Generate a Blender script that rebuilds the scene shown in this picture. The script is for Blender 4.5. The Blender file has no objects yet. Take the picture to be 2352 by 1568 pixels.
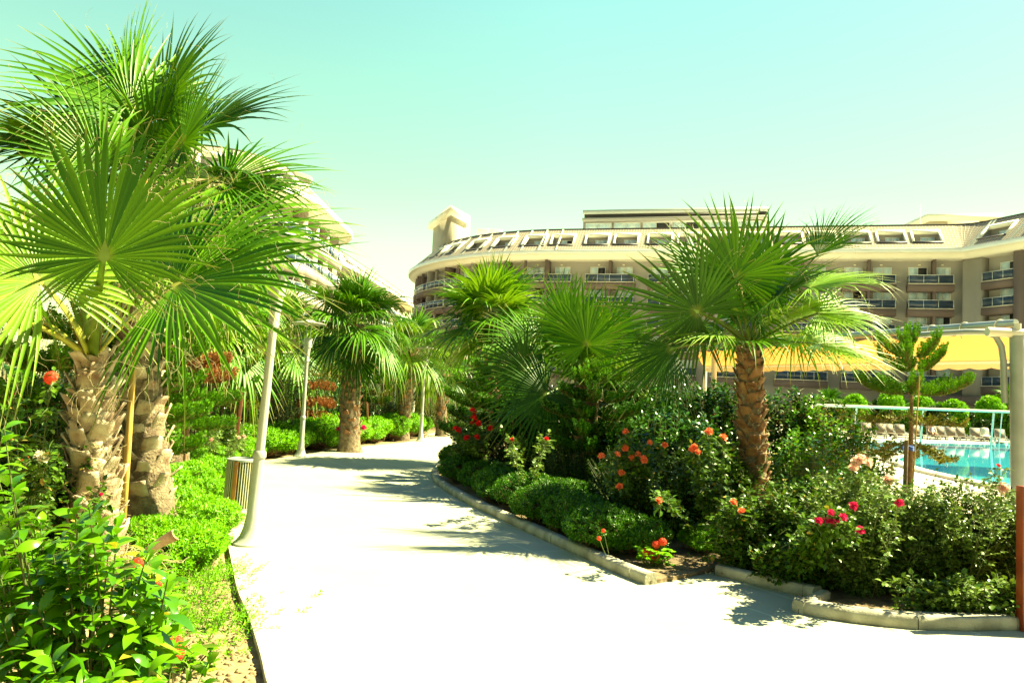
import bpy, math, random
import numpy as np
from mathutils import Vector, Matrix
R = math.radians
rng = np.random.default_rng(7)
random.seed(7)
scene = bpy.context.scene
C = scene.collection

# ------------------------------------------------------------------ camera
PITCH, ROLL, FPX, EYE = R(4.07), R(2.7), 1800.0, 1.6
_f = Vector((0, math.cos(PITCH), math.sin(PITCH)))
_u0 = Vector((0, -math.sin(PITCH), math.cos(PITCH)))
_r0 = Vector((1, 0, 0))
_r = _r0*math.cos(ROLL) + _u0*math.sin(ROLL)
_u = -_r0*math.sin(ROLL) + _u0*math.cos(ROLL)
cam_d = bpy.data.cameras.new('camera'); cam = bpy.data.objects.new('camera', cam_d); C.objects.link(cam)
cam_d.sensor_width = 36; cam_d.lens = 36*FPX/2352; cam_d.clip_start = 0.05; cam_d.clip_end = 3000
m = Matrix((_r, _u, -_f)).transposed().to_4x4(); m.translation = (0, 0, EYE)
cam.matrix_world = m
scene.camera = cam
scene.view_settings.view_transform = 'Standard'; scene.view_settings.look = 'None'
scene.view_settings.exposure = 2.32; scene.view_settings.gamma = 1

# ------------------------------------------------------------------ sky and sun
SUN_EL, SUN_AZ = R(49), R(12)         # azimuth measured from +X towards +Y
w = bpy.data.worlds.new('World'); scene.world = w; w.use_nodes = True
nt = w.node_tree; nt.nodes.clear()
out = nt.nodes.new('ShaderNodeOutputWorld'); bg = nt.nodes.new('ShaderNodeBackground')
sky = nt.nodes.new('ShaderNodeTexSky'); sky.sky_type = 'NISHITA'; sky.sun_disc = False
sky.sun_elevation = SUN_EL; sky.sun_rotation = math.pi/2 - SUN_AZ; sky.dust_density = 0.9; sky.ozone_density = 1.0
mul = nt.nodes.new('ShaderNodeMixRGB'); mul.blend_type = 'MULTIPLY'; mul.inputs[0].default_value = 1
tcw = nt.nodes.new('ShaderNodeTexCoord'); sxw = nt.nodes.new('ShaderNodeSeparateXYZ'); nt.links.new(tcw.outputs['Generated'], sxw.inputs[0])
rw = nt.nodes.new('ShaderNodeValToRGB'); ew = rw.color_ramp.elements      # sky tint: pale and brightened low down, blue but dimmed overhead to cut fill
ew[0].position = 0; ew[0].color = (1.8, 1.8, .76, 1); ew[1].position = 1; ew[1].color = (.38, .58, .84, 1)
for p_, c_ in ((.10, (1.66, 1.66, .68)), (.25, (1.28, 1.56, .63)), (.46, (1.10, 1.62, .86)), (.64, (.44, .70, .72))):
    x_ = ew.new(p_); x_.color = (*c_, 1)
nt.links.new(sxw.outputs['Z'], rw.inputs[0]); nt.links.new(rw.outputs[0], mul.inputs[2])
my = nt.nodes.new('ShaderNodeMapRange'); my.inputs[1].default_value = -.45; my.inputs[2].default_value = .15; my.inputs[3].default_value = .38; my.inputs[4].default_value = 1.0  # sky also darkened behind the camera, to deepen shade on camera-facing sides
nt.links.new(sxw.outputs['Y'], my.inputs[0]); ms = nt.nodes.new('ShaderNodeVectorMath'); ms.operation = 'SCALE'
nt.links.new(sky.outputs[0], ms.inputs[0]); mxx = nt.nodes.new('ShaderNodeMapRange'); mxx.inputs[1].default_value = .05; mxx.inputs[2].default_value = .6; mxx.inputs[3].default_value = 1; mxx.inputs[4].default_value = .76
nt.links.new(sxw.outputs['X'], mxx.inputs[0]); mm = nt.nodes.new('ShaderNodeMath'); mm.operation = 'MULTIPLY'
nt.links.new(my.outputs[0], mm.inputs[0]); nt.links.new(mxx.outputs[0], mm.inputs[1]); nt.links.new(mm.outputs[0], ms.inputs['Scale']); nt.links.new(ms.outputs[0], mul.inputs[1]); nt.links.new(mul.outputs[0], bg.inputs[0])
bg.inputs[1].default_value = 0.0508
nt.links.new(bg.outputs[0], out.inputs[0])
sd = bpy.data.lights.new('sun', 'SUN'); sd.energy = 4.6; sd.angle = R(0.55); sd.color = (1.0, 0.95, 0.50)
sun = bpy.data.objects.new('sun', sd); C.objects.link(sun)
sdir = Vector((math.cos(SUN_AZ)*math.cos(SUN_EL), math.sin(SUN_AZ)*math.cos(SUN_EL), math.sin(SUN_EL)))
sun.rotation_euler = (-sdir).to_track_quat('-Z', 'Y').to_euler(); sun.location = (20, 0, 30)

# ------------------------------------------------------------------ picture coordinates (2352 wide) to space
def ray(x, y): return (_f*FPX + _r*(x-1176) - _u*(y-784)).normalized()
def G(x, y, z=0.0):
    d = ray(x, y); t = (z-EYE)/d.z; return Vector((d.x*t, d.y*t, z))
def at(x, y, Y):
    d = ray(x, y); t = Y/d.y; return Vector((d.x*t, Y, EYE+d.z*t))

# ------------------------------------------------------------------ object helpers
def link(o, parent=None):
    C.objects.link(o)
    if parent: o.parent = parent
    return o
def tag(o, label=None, cat=None, group=None, kind=None):
    if label: o['label'] = label
    if cat: o['category'] = cat
    if group: o['group'] = group
    if kind: o['kind'] = kind
    return o
def empty(name, loc, label, cat, group=None):
    o = bpy.data.objects.new(name, None); o.location = loc; o.empty_display_size = .2
    link(o); return tag(o, label, cat, group)
def mesh_np(name, chunks, mats, attr=None, smooth=False):
    """chunks: list of (V (n,3), F (m,k), matindex)"""
    Vs, loops, starts, totals, mi = [], [], [], [], []
    vo = 0; lo = 0
    for V, F, k in chunks:
        V = np.asarray(V, dtype=np.float32).reshape(-1, 3); F = np.asarray(F, dtype=np.int32)
        if len(F) == 0: continue
        Vs.append(V); loops.append((F+vo).ravel()); n, s = F.shape
        starts.append(lo+np.arange(n)*s); totals.append(np.full(n, s)); mi.append(np.full(n, k))
        vo += len(V); lo += n*s
    V = np.concatenate(Vs); L = np.concatenate(loops); S = np.concatenate(starts); T = np.concatenate(totals); M = np.concatenate(mi)
    me = bpy.data.meshes.new(name)
    me.vertices.add(len(V)); me.vertices.foreach_set('co', V.ravel())
    me.loops.add(len(L)); me.loops.foreach_set('vertex_index', L.astype(np.int32))
    me.polygons.add(len(S)); me.polygons.foreach_set('loop_start', S.astype(np.int32))
    me.polygons.foreach_set('loop_total', T.astype(np.int32))
    me.polygons.foreach_set('material_index', M.astype(np.int32))
    for x in mats: me.materials.append(x)
    if attr is not None:
        a = me.attributes.new('t', 'FLOAT', 'POINT'); a.data.foreach_set('value', np.asarray(attr, dtype=np.float32))
    me.update(calc_edges=True)
    if smooth: me.polygons.foreach_set('use_smooth', np.ones(len(S), dtype=bool))
    return me
class MB:
    def __init__(s): s.c = []; s.uv = None
    def add(s, V, F, mi=0):
        by = {}
        for f in F: by.setdefault(len(f), []).append(f)
        V = [tuple(v) for v in V]
        for k, fs in by.items(): s.c.append((V, fs, mi))
        return s
    def box(s, c, d, rz=0, mi=0, top=1.0):
        x, y, z = [q/2 for q in d]; V = []
        for sz in (-1, 1):
            k = top if sz > 0 else 1
            for a, b in ((-1, -1), (1, -1), (1, 1), (-1, 1)):
                p = Vector((a*x*k, b*y*k, sz*z)); p.rotate(Matrix.Rotation(rz, 3, 'Z')); V.append(p+Vector(c))
        return s.add(V, [(3, 2, 1, 0), (4, 5, 6, 7), (0, 1, 5, 4), (1, 2, 6, 5), (2, 3, 7, 6), (3, 0, 4, 7)], mi)
    def tube(s, pts, rad, n=8, mi=0, cap=True):
        pts = [Vector(p) for p in pts]; V = []; F = []
        if not hasattr(rad, '__len__'): rad = [rad]*len(pts)
        ref = None
        for i, p in enumerate(pts):
            t = (pts[min(i+1, len(pts)-1)]-pts[max(i-1, 0)]).normalized()
            if ref is None: ref = t.orthogonal().normalized()
            ref = (ref - t*ref.dot(t)).normalized(); b = t.cross(ref)
            for k in range(n):
                a = 2*math.pi*k/n; V.append(p+(ref*math.cos(a)+b*math.sin(a))*rad[i])
        for i in range(len(pts)-1):
            for k in range(n):
                F.append((i*n+k, i*n+(k+1) % n, (i+1)*n+(k+1) % n, (i+1)*n+k))
        if cap: F.append(tuple(range(n))[::-1]); F.append(tuple(range((len(pts)-1)*n, len(pts)*n)))
        return s.add(V, F, mi)
    def lathe(s, c, prof, n=20, mi=0):
        V = []; F = []; c = Vector(c)
        for r, z in prof:
            for k in range(n):
                a = 2*math.pi*k/n; V.append(c+Vector((r*math.cos(a), r*math.sin(a), z)))
        for i in range(len(prof)-1):
            for k in range(n):
                F.append((i*n+k, i*n+(k+1) % n, (i+1)*n+(k+1) % n, (i+1)*n+k))
        F.append(tuple(range(n))[::-1]); F.append(tuple(range((len(prof)-1)*n, len(prof)*n)))
        return s.add(V, F, mi)
    def build(s, name, mats, parent=None, smooth=False, bevel=0):
        if not isinstance(mats, (list, tuple)): mats = [mats]
        me = mesh_np(name, s.c, mats, smooth=smooth)
        if smooth:
            try: me.set_sharp_from_angle(angle=R(40))
            except Exception: pass
        o = bpy.data.objects.new(name, me); link(o, parent)
        if bevel:
            b = o.modifiers.new('bevel', 'BEVEL'); b.width = bevel; b.segments = 2; b.limit_method = 'ANGLE'
        return o
def obj_np(name, chunks, mats, parent=None, attr=None, smooth=False):
    return link(bpy.data.objects.new(name, mesh_np(name, chunks, mats, attr, smooth)), parent)
def copy_tree(o, parent=None):
    c = o.copy(); C.objects.link(c); c.parent = parent
    for ch in list(o.children): copy_tree(ch, c)
    return c

# ------------------------------------------------------------------ materials
def mat(name, col, rough=.6, metal=0, var=0.0, scale=8.0, bump=0.0, bscale=30.0, col2=None, spec=.5, coord='Object'):
    M = bpy.data.materials.new(name); M.use_nodes = True; n = M.node_tree; p = n.nodes['Principled BSDF']
    p.inputs['Base Color'].default_value = (*col, 1); p.inputs['Roughness'].default_value = rough; p.inputs['Metallic'].default_value = metal
    p.inputs['Specular IOR Level'].default_value = spec
    tc = n.nodes.new('ShaderNodeTexCoord')
    if var or col2:
        nz = n.nodes.new('ShaderNodeTexNoise'); nz.inputs['Scale'].default_value = scale; nz.inputs['Detail'].default_value = 5
        n.links.new(tc.outputs[coord], nz.inputs['Vector'])
        r = n.nodes.new('ShaderNodeValToRGB'); e = r.color_ramp.elements
        e[0].position = .32; e[1].position = .68
        c2 = col2 or tuple(min(1, c*(1+var)) for c in col); c1 = col if col2 else tuple(c*(1-var) for c in col)
        e[0].color = (*c1, 1); e[1].color = (*c2, 1)
        n.links.new(nz.outputs['Fac'], r.inputs[0]); n.links.new(r.outputs[0], p.inputs['Base Color'])
    if bump:
        nb = n.nodes.new('ShaderNodeTexNoise'); nb.inputs['Scale'].default_value = bscale; nb.inputs['Detail'].default_value = 8
        n.links.new(tc.outputs[coord], nb.inputs['Vector'])
        b = n.nodes.new('ShaderNodeBump'); b.inputs['Strength'].default_value = bump; b.inputs['Distance'].default_value = .02
        n.links.new(nb.outputs['Fac'], b.inputs['Height']); n.links.new(b.outputs[0], p.inputs['Normal'])
    return M
def leafmat(name, c1, c2, trans=.35, rough=.42, ttint=(1.5, 1.35, .5), attr=None, odd=None, spec=.28):
    """leaf: per-leaf colour variation, some light passes through the blade"""
    M = bpy.data.materials.new(name); M.use_nodes = True; n = M.node_tree; p = n.nodes['Principled BSDF']; o = n.nodes['Material Output']
    p.inputs['Roughness'].default_value = rough; p.inputs['Specular IOR Level'].default_value = spec
    geo = n.nodes.new('ShaderNodeNewGeometry'); r = n.nodes.new('ShaderNodeValToRGB'); e = r.color_ramp.elements
    e[0].color = (*c1, 1); e[1].color = (*c2, 1)
    if odd: x = e.new(.965); x.color = (*c2, 1); e[-1].color = (*odd, 1); e[-1].position = .98
    n.links.new(geo.outputs['Random Per Island'], r.inputs[0]); col = r.outputs[0]
    if attr:
        a = n.nodes.new('ShaderNodeAttribute'); a.attribute_name = 't'
        r2 = n.nodes.new('ShaderNodeValToRGB'); e2 = r2.color_ramp.elements
        e2[0].position = 0; e2[0].color = (*attr[0], 1); e2[1].position = 1; e2[1].color = (*attr[1], 1)
        f = n.nodes.new('ShaderNodeValToRGB'); ef = f.color_ramp.elements
        ef[0].position = 0; ef[0].color = (.75, .75, .75, 1); ef[1].position = 1; ef[1].color = (.9, .9, .9, 1)
        x = ef.new(.10); x.color = (0, 0, 0, 1); x = ef.new(.84); x.color = (0, 0, 0, 1)
        n.links.new(a.outputs['Fac'], r2.inputs[0]); n.links.new(a.outputs['Fac'], f.inputs[0])
        mx = n.nodes.new('ShaderNodeMixRGB'); n.links.new(f.outputs[0], mx.inputs[0]); n.links.new(col, mx.inputs[1]); n.links.new(r2.outputs[0], mx.inputs[2]); col = mx.outputs[0]
    n.links.new(col, p.inputs['Base Color'])
    tr = n.nodes.new('ShaderNodeBsdfTranslucent'); tm = n.nodes.new('ShaderNodeMixRGB'); tm.blend_type = 'MULTIPLY'; tm.inputs[0].default_value = 1
    tm.inputs[2].default_value = (*ttint, 1); n.links.new(col, tm.inputs[1]); n.links.new(tm.outputs[0], tr.inputs[0])
    mix = n.nodes.new('ShaderNodeMixShader'); mix.inputs[0].default_value = trans
    n.links.new(p.outputs[0], mix.inputs[1]); n.links.new(tr.outputs[0], mix.inputs[2]); n.links.new(mix.outputs[0], o.inputs[0])
    return M

M = {}
M['palm'] = leafmat('palm_leaf', (.026, .115, .002), (.115, .28, .003), .13, .42, attr=((.30, .33, .05), (.42, .34, .13)), spec=.25)
M['palm_pale'] = leafmat('palm_leaf_pale', (.11, .25, .006), (.24, .42, .02), .20, .42, attr=((.40, .42, .08), (.50, .42, .2)), spec=.4)
M['palm_dark'] = leafmat('palm_leaf_dark', (.018, .07, .003), (.045, .13, .004), .12, .40, attr=((.25, .28, .05), (.34, .28, .1)), spec=.22)
M['petiole'] = mat('petiole_green', (.16, .27, .03), .4, var=.25, scale=6)
M['petiole_y'] = mat('petiole_yellow', (.38, .38, .05), .4, var=.2, scale=6)
M['thorn'] = mat('petiole_thorns', (.42, .16, .04), .6)
M['fibre'] = mat('leaf_fibre', (.46, .38, .20), .8)
M['bark'] = mat('palm_bark', (.10, .06, .035), .9, col2=(.26, .20, .13), scale=14, bump=1.0, bscale=40)
M['boot'] = mat('palm_leaf_base', (.20, .095, .045), .7, col2=(.64, .54, .40), scale=5, bump=.5, bscale=60)
M['boot_red'] = mat('palm_leaf_base_red', (.14, .05, .02), .7, col2=(.34, .17, .075), scale=9, bump=.5, bscale=60)
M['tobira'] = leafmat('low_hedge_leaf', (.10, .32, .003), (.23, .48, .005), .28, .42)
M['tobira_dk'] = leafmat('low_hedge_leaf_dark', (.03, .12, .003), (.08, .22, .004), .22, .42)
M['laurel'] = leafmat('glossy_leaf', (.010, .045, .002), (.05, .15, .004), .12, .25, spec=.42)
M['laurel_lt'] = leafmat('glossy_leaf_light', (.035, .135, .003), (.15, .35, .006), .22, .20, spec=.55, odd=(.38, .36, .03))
M['rose'] = leafmat('rose_leaf', (.02, .06, .004), (.10, .20, .012), .16, .36, odd=(.35, .25, .05))
M['rose_pale'] = leafmat('rose_leaf_pale', (.04, .10, .012), (.18, .27, .045), .16, .36)
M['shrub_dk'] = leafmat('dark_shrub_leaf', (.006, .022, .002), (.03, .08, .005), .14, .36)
M['shrub_yel'] = leafmat('yellow_green_leaf', (.12, .22, .003), (.26, .34, .006), .3, .42)
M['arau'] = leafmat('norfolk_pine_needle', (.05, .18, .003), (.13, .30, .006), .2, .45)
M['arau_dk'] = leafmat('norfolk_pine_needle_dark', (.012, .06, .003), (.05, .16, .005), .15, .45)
M['arau_dead'] = leafmat('norfolk_pine_dead', (.30, .10, .03), (.46, .18, .06), .15, .7, ttint=(1, 1, 1))
M['arau_brown'] = leafmat('norfolk_pine_browning', (.10, .17, .008), (.30, .24, .03), .2, .6, ttint=(1, 1, 1))
M['stem'] = mat('green_stem', (.10, .13, .03), .6, var=.3)
M['wood_stem'] = mat('woody_stem', (.20, .13, .07), .8, var=.3, bump=.4)
M['arau_bark'] = mat('norfolk_pine_bark', (.26, .15, .07), .8, var=.35, scale=20, bump=.6, bscale=60)
M['stake'] = mat('wooden_stake', (.50, .31, .07), .6, var=.15, scale=5)
M['stake_red'] = mat('red_brown_stake', (.20, .05, .03), .6, var=.2)
M['p_orange'] = leafmat('petal_orange', (.92, .20, .08), (.98, .32, .15), .35, .5, ttint=(1, 1, 1))
M['p_red'] = leafmat('petal_red', (.75, .015, .02), (.9, .04, .03), .3, .5, ttint=(1, 1, 1))
M['p_mag'] = leafmat('petal_magenta', (.62, .01, .09), (.85, .06, .22), .3, .5, ttint=(1, 1, 1))
M['p_pink'] = leafmat('petal_pale_pink', (.85, .50, .42), (.9, .68, .58), .35, .5, ttint=(1, 1, 1))
M['p_white'] = leafmat('petal_cream', (.72, .66, .45), (.8, .76, .58), .35, .5, ttint=(1, 1, 1))
M['p_ger'] = leafmat('petal_scarlet', (.9, .07, .03), (.98, .16, .07), .3, .5, ttint=(1, 1, 1))
M['p_lilac'] = leafmat('petal_lilac', (.32, .25, .60), (.5, .42, .75), .3, .5, ttint=(1, 1, 1))
M['metal'] = mat('galvanised_steel', (.36, .39, .40), .42, .35, var=.12, scale=4)
M['white_paint'] = mat('cream_white_paint', (.72, .68, .58), .35, var=.04)
M['lamp_paint'] = mat('lamp_pole_paint', (.42, .42, .40), .3, var=.04)
M['soil'] = mat('dry_soil', (.20, .13, .065), .95, col2=(.38, .28, .15), scale=9, bump=1.0, bscale=22)
M['soil_dk'] = mat('bed_soil', (.10, .065, .035), .95, col2=(.26, .18, .10), scale=7, bump=1.0, bscale=18)
M['kerb'] = mat('kerb_concrete', (.24, .22, .17), .85, col2=(.50, .46, .37), scale=5, bump=.35, bscale=50)
M['deck'] = mat('pool_deck_stone', (.60, .55, .46), .7, var=.08, scale=1.5)
M['wall'] = mat('hotel_wall_taupe', (.30, .288, .275), .85, var=.05, scale=.3)
M['brown'] = mat('balcony_band_brown', (.165, .125, .12), .85, var=.05, scale=.3)
M['wall_l'] = mat('hotel_wall_cream', (.40, .36, .29), .85, var=.05, scale=.3)
M['cream'] = mat('eave_cream', (.90, .87, .74), .6, var=.03, scale=.4)
M['fascia'] = mat('eave_fascia', (.86, .90, .88), .4, var=.03, scale=.4)
M['dark'] = mat('dark_trim', (.035, .03, .03), .5)
M['railm'] = mat('railing_metal', (.62, .68, .70), .3, .3)
M['glassr'] = mat('railing_glass', (.035, .06, .11), .08, var=.3, scale=.8)
M['pane'] = mat('window_pane_curtain', (.50, .74, .92), .35, col2=(.80, .93, 1.0), scale=1.3)
M['pane_dk'] = mat('window_pane_open', (.03, .035, .045), .15)
M['winframe'] = mat('window_frame_white', (.80, .82, .80), .4)
M['fabric'] = leafmat('yellow_awning_fabric', (.58, .27, .075), (.58, .27, .075), .5, .8, ttint=(1.0, .92, .7))
M['lounger'] = mat('lounger_beige', (.27, .215, .16), .7, var=.06)
M['plastic'] = mat('lounger_white_plastic', (.50, .50, .47), .35)
M['redwood'] = mat('red_brown_board', (.26, .045, .015), .4, var=.35, scale=3)
M['binwood'] = mat('bin_wood_slat', (.42, .17, .05), .55, var=.2, scale=6)
M['banana'] = leafmat('paddle_leaf', (.08, .26, .03), (.13, .34, .05), .4, .3)
M['skin'] = mat('skin', (.50, .26, .15), .6); M['blue_cloth'] = mat('blue_cloth', (.04, .09, .36), .8, col2=(.35, .4, .5), scale=12)
M['hair'] = mat('dark_hair', (.02, .012, .01), .6)
M['towel'] = mat('cream_towel', (.75, .70, .55), .9)
M['brick'] = mat('dark_brick', (.10, .045, .025), .9, var=.3, scale=6)
M['fascia_g'] = mat('roof_fascia_grey', (.42, .46, .46), .4, var=.03, scale=.4)
M['rope'] = mat('blue_rope', (.03, .12, .5), .6)

def slab_mat():
    Mx = bpy.data.materials.new('path_stone_slabs'); Mx.use_nodes = True; n = Mx.node_tree; p = n.nodes['Principled BSDF']
    tc = n.nodes.new('ShaderNodeTexCoord'); mp = n.nodes.new('ShaderNodeMapping'); mp.inputs['Rotation'].default_value = (0, 0, R(62))
    n.links.new(tc.outputs['Object'], mp.inputs[0])
    bt = n.nodes.new('ShaderNodeTexBrick'); bt.inputs['Scale'].default_value = 1.0; bt.inputs['Mortar Size'].default_value = .007
    bt.inputs['Brick Width'].default_value = 1.2; bt.inputs['Row Height'].default_value = .6; bt.offset = .5
    bt.inputs['Color1'].default_value = (.46, .455, .33, 1); bt.inputs['Color2'].default_value = (.42, .42, .31, 1); bt.inputs['Mortar'].default_value = (.66, .65, .52, 1)
    n.links.new(mp.outputs[0], bt.inputs['Vector'])
    nz = n.nodes.new('ShaderNodeTexNoise'); nz.inputs['Scale'].default_value = 1.3; nz.inputs['Detail'].default_value = 7; nz.inputs['Roughness'].default_value = .65
    n.links.new(tc.outputs['Object'], nz.inputs['Vector'])
    rr = n.nodes.new('ShaderNodeValToRGB'); rr.color_ramp.elements[0].color = (.92, .92, .93, 1); rr.color_ramp.elements[0].position = .3
    rr.color_ramp.elements[1].color = (1.08, 1.06, 1.02, 1); rr.color_ramp.elements[1].position = .7
    n.links.new(nz.outputs['Fac'], rr.inputs[0])
    mx = n.nodes.new('ShaderNodeMixRGB'); mx.blend_type = 'MULTIPLY'; mx.inputs[0].default_value = 1
    n.links.new(bt.outputs['Color'], mx.inputs[1]); n.links.new(rr.outputs[0], mx.inputs[2]); n.links.new(mx.outputs[0], p.inputs['Base Color'])
    b = n.nodes.new('ShaderNodeBump'); b.inputs['Strength'].default_value = .3; b.inputs['Distance'].default_value = .004
    n.links.new(bt.outputs['Fac'], b.inputs['Height']); b.invert = True; n.links.new(b.outputs[0], p.inputs['Normal'])
    p.inputs['Roughness'].default_value = .8
    return Mx
M['path'] = slab_mat()
def roof_mat(name, c1, c2, joint):
    Mx = bpy.data.materials.new(name); Mx.use_nodes = True; n = Mx.node_tree; p = n.nodes['Principled BSDF']; p.inputs['Roughness'].default_value = .8
    uv = n.nodes.new('ShaderNodeUVMap'); bt = n.nodes.new('ShaderNodeTexBrick'); bt.offset = 0
    bt.inputs['Scale'].default_value = 1; bt.inputs['Brick Width'].default_value = .36; bt.inputs['Row Height'].default_value = .42; bt.inputs['Mortar Size'].default_value = .055; bt.inputs['Mortar Smooth'].default_value = .6
    bt.inputs['Color1'].default_value = (*c1, 1); bt.inputs['Color2'].default_value = (*c2, 1); bt.inputs['Mortar'].default_value = (*joint, 1)
    n.links.new(uv.outputs[0], bt.inputs['Vector']); n.links.new(bt.outputs['Color'], p.inputs['Base Color'])
    b = n.nodes.new('ShaderNodeBump'); b.inputs['Strength'].default_value = .8; b.inputs['Distance'].default_value = .06; n.links.new(bt.outputs['Fac'], b.inputs['Height']); n.links.new(b.outputs[0], p.inputs['Normal'])
    return Mx
M['roof'] = roof_mat('roof_tiles_tan', (.25, .195, .15), (.28, .22, .17), (.50, .45, .36))
def water_mat():
    Mx = bpy.data.materials.new('pool_water'); Mx.use_nodes = True; n = Mx.node_tree; p = n.nodes['Principled BSDF']; p.inputs['Roughness'].default_value = .04
    p.inputs['IOR'].default_value = 1.33
    tc = n.nodes.new('ShaderNodeTexCoord'); sx = n.nodes.new('ShaderNodeSeparateXYZ')
    nz = n.nodes.new('ShaderNodeTexNoise'); nz.inputs['Scale'].default_value = 1.2
    n.links.new(tc.outputs['Object'], nz.inputs['Vector'])
    ad = n.nodes.new('ShaderNodeVectorMath'); ad.operation = 'ADD'; n.links.new(tc.outputs['Object'], ad.inputs[0]); n.links.new(nz.outputs['Color'], ad.inputs[1])
    n.links.new(ad.outputs[0], sx.inputs[0])
    # dark mosaic bands laid across the pool floor (object Y ranges)
    r = n.nodes.new('ShaderNodeValToRGB'); r.color_ramp.interpolation = 'LINEAR'; e = r.color_ramp.elements
    mr = n.nodes.new('ShaderNodeMapRange'); mr.inputs[1].default_value = 15; mr.inputs[2].default_value = 55; n.links.new(sx.outputs['Y'], mr.inputs[0])
    n.links.new(mr.outputs[0], r.inputs[0])
    A = (.05, .46, .68, 1); B = (.02, .15, .33, 1)
    def pos(y): return (y-15)/40
    e[0].position = 0; e[0].color = A; e[1].position = 1; e[1].color = A
    for y, c in ((22.4, A), (22.7, B), (26.6, B), (27.0, A), (41.5, A), (42, B), (44.5, B), (45, A)):
        x = e.new(pos(y)); x.color = c
    # bands only on the right part of the pool
    rx = n.nodes.new('ShaderNodeMapRange'); rx.inputs[1].default_value = 12.6; rx.inputs[2].default_value = 13.4
    mg = n.nodes.new('ShaderNodeMath'); mg.operation = 'MULTIPLY_ADD'; mg.inputs[1].default_value = -.42; n.links.new(sx.outputs['Y'], mg.inputs[0]); mg.inputs[2].default_value = 10.6
    m2 = n.nodes.new('ShaderNodeMath'); m2.operation = 'ADD'; n.links.new(sx.outputs['X'], m2.inputs[0]); n.links.new(mg.outputs[0], m2.inputs[1])
    n.links.new(m2.outputs[0], rx.inputs[0])
    mx = n.nodes.new('ShaderNodeMixRGB'); mx.inputs[1].default_value = A; n.links.new(rx.outputs[0], mx.inputs[0]); n.links.new(r.outputs[0], mx.inputs[2]); n.links.new(mx.outputs[0], p.inputs['Base Color'])
    b = n.nodes.new('ShaderNodeBump'); b.inputs['Strength'].default_value = .12; nb = n.nodes.new('ShaderNodeTexNoise'); nb.inputs['Scale'].default_value = 3
    n.links.new(tc.outputs['Object'], nb.inputs['Vector']); n.links.new(nb.outputs['Fac'], b.inputs['Height']); n.links.new(b.outputs[0], p.inputs['Normal'])
    return Mx
M['water'] = water_mat()
# ------------------------------------------------------------------ vegetation builders
def unit(a): return a/np.maximum(np.linalg.norm(a, axis=-1, keepdims=True), 1e-9)
def leaf_chunks(P, D, N, L, W, curl=.15, fold=.25, fine=True, mi=0):
    P = np.asarray(P, float); n = len(P); D = unit(D); S = unit(np.cross(D, N)); N = np.cross(S, D)
    L = np.broadcast_to(L, n)[:, None]; W = np.broadcast_to(W, n)[:, None]; cu = np.broadcast_to(curl, n)[:, None]
    if fine == 'big':          # smooth arched leaf with a pointed tip
        st = [(0, .06), (.12, .45), (.3, .88), (.5, 1.0), (.7, .82), (.87, .42), (1, .0)]
        T = [(t, sgn*w_) for t, w_ in st for sgn in (-1, 0, 1)]; F = []
        for i in range(len(st)-1):
            for j in range(2): e = i*3+j; F.append((e, e+1, e+4, e+3))
        F = np.array(F); V = np.stack([P + D*(t-.12*(t**3))*L + S*s*W + N*(-cu*t**2.2*L + fold*(s*s)*W) for t, s in T], 1)
        off = (np.arange(n)*len(T))[:, None, None]; return [(V.reshape(-1, 3), (F[None]+off).reshape(-1, 4), mi)]
    if fine:
        T = [(0, 0), (.3, 0), (.65, 0), (1, 0), (.3, -.85), (.65, -.75), (.3, .85), (.65, .75)]
        F3 = np.array([(0, 1, 4), (0, 6, 1), (2, 3, 5), (2, 7, 3)]); F4 = np.array([(1, 2, 5, 4), (6, 7, 2, 1)])
    else:
        T = [(0, 0), (1, 0), (.45, -1), (.45, 1)]; F3 = np.array([(0, 1, 2), (0, 3, 1)]); F4 = None
    V = np.stack([P + D*t*L + S*s*W + N*(-cu*t*t*L + fold*abs(s)*W) for t, s in T], 1)
    k = len(T); off = (np.arange(n)*k)[:, None, None]
    V = V.reshape(-1, 3); out = [(V, (F3[None]+off).reshape(-1, 3), mi)]
    if F4 is not None:
        # merge so that leaves stay islands: both face sets share one vertex block
        return [('leaf', V, (F3[None]+off).reshape(-1, 3), (F4[None]+off).reshape(-1, 4), mi)]
    return out
def mesh_leaves(name, parts, mats, smooth=False):
    """parts from leaf_chunks; a shared vertex block may have both triangles and quads"""
    Vs, loops, starts, totals, mi = [], [], [], [], []; vo = lo = 0
    for c in parts:
        if c[0] is 'leaf' or (isinstance(c[0], str)): _, V, F3, F4, k = c; FF = [F3, F4]
        else: V, F, k = c; V = np.asarray(V, float).reshape(-1, 3); FF = [np.asarray(F)]
        Vs.append(V)
        for F in FF:
            n, s = F.shape; loops.append((F+vo).ravel()); starts.append(lo+np.arange(n)*s); totals.append(np.full(n, s)); mi.append(np.full(n, k)); lo += n*s
        vo += len(V)
    V = np.concatenate(Vs).astype(np.float32); L = np.concatenate(loops).astype(np.int32)
    me = bpy.data.meshes.new(name); me.vertices.add(len(V)); me.vertices.foreach_set('co', V.ravel())
    me.loops.add(len(L)); me.loops.foreach_set('vertex_index', L)
    S = np.concatenate(starts).astype(np.int32); me.polygons.add(len(S)); me.polygons.foreach_set('loop_start', S)
    me.polygons.foreach_set('loop_total', np.concatenate(totals).astype(np.int32)); me.polygons.foreach_set('material_index', np.concatenate(mi).astype(np.int32))
    for x in mats: me.materials.append(x)
    me.update(calc_edges=True)
    if smooth: me.polygons.foreach_set('use_smooth', np.ones(len(me.polygons), dtype=bool))
    return me
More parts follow.
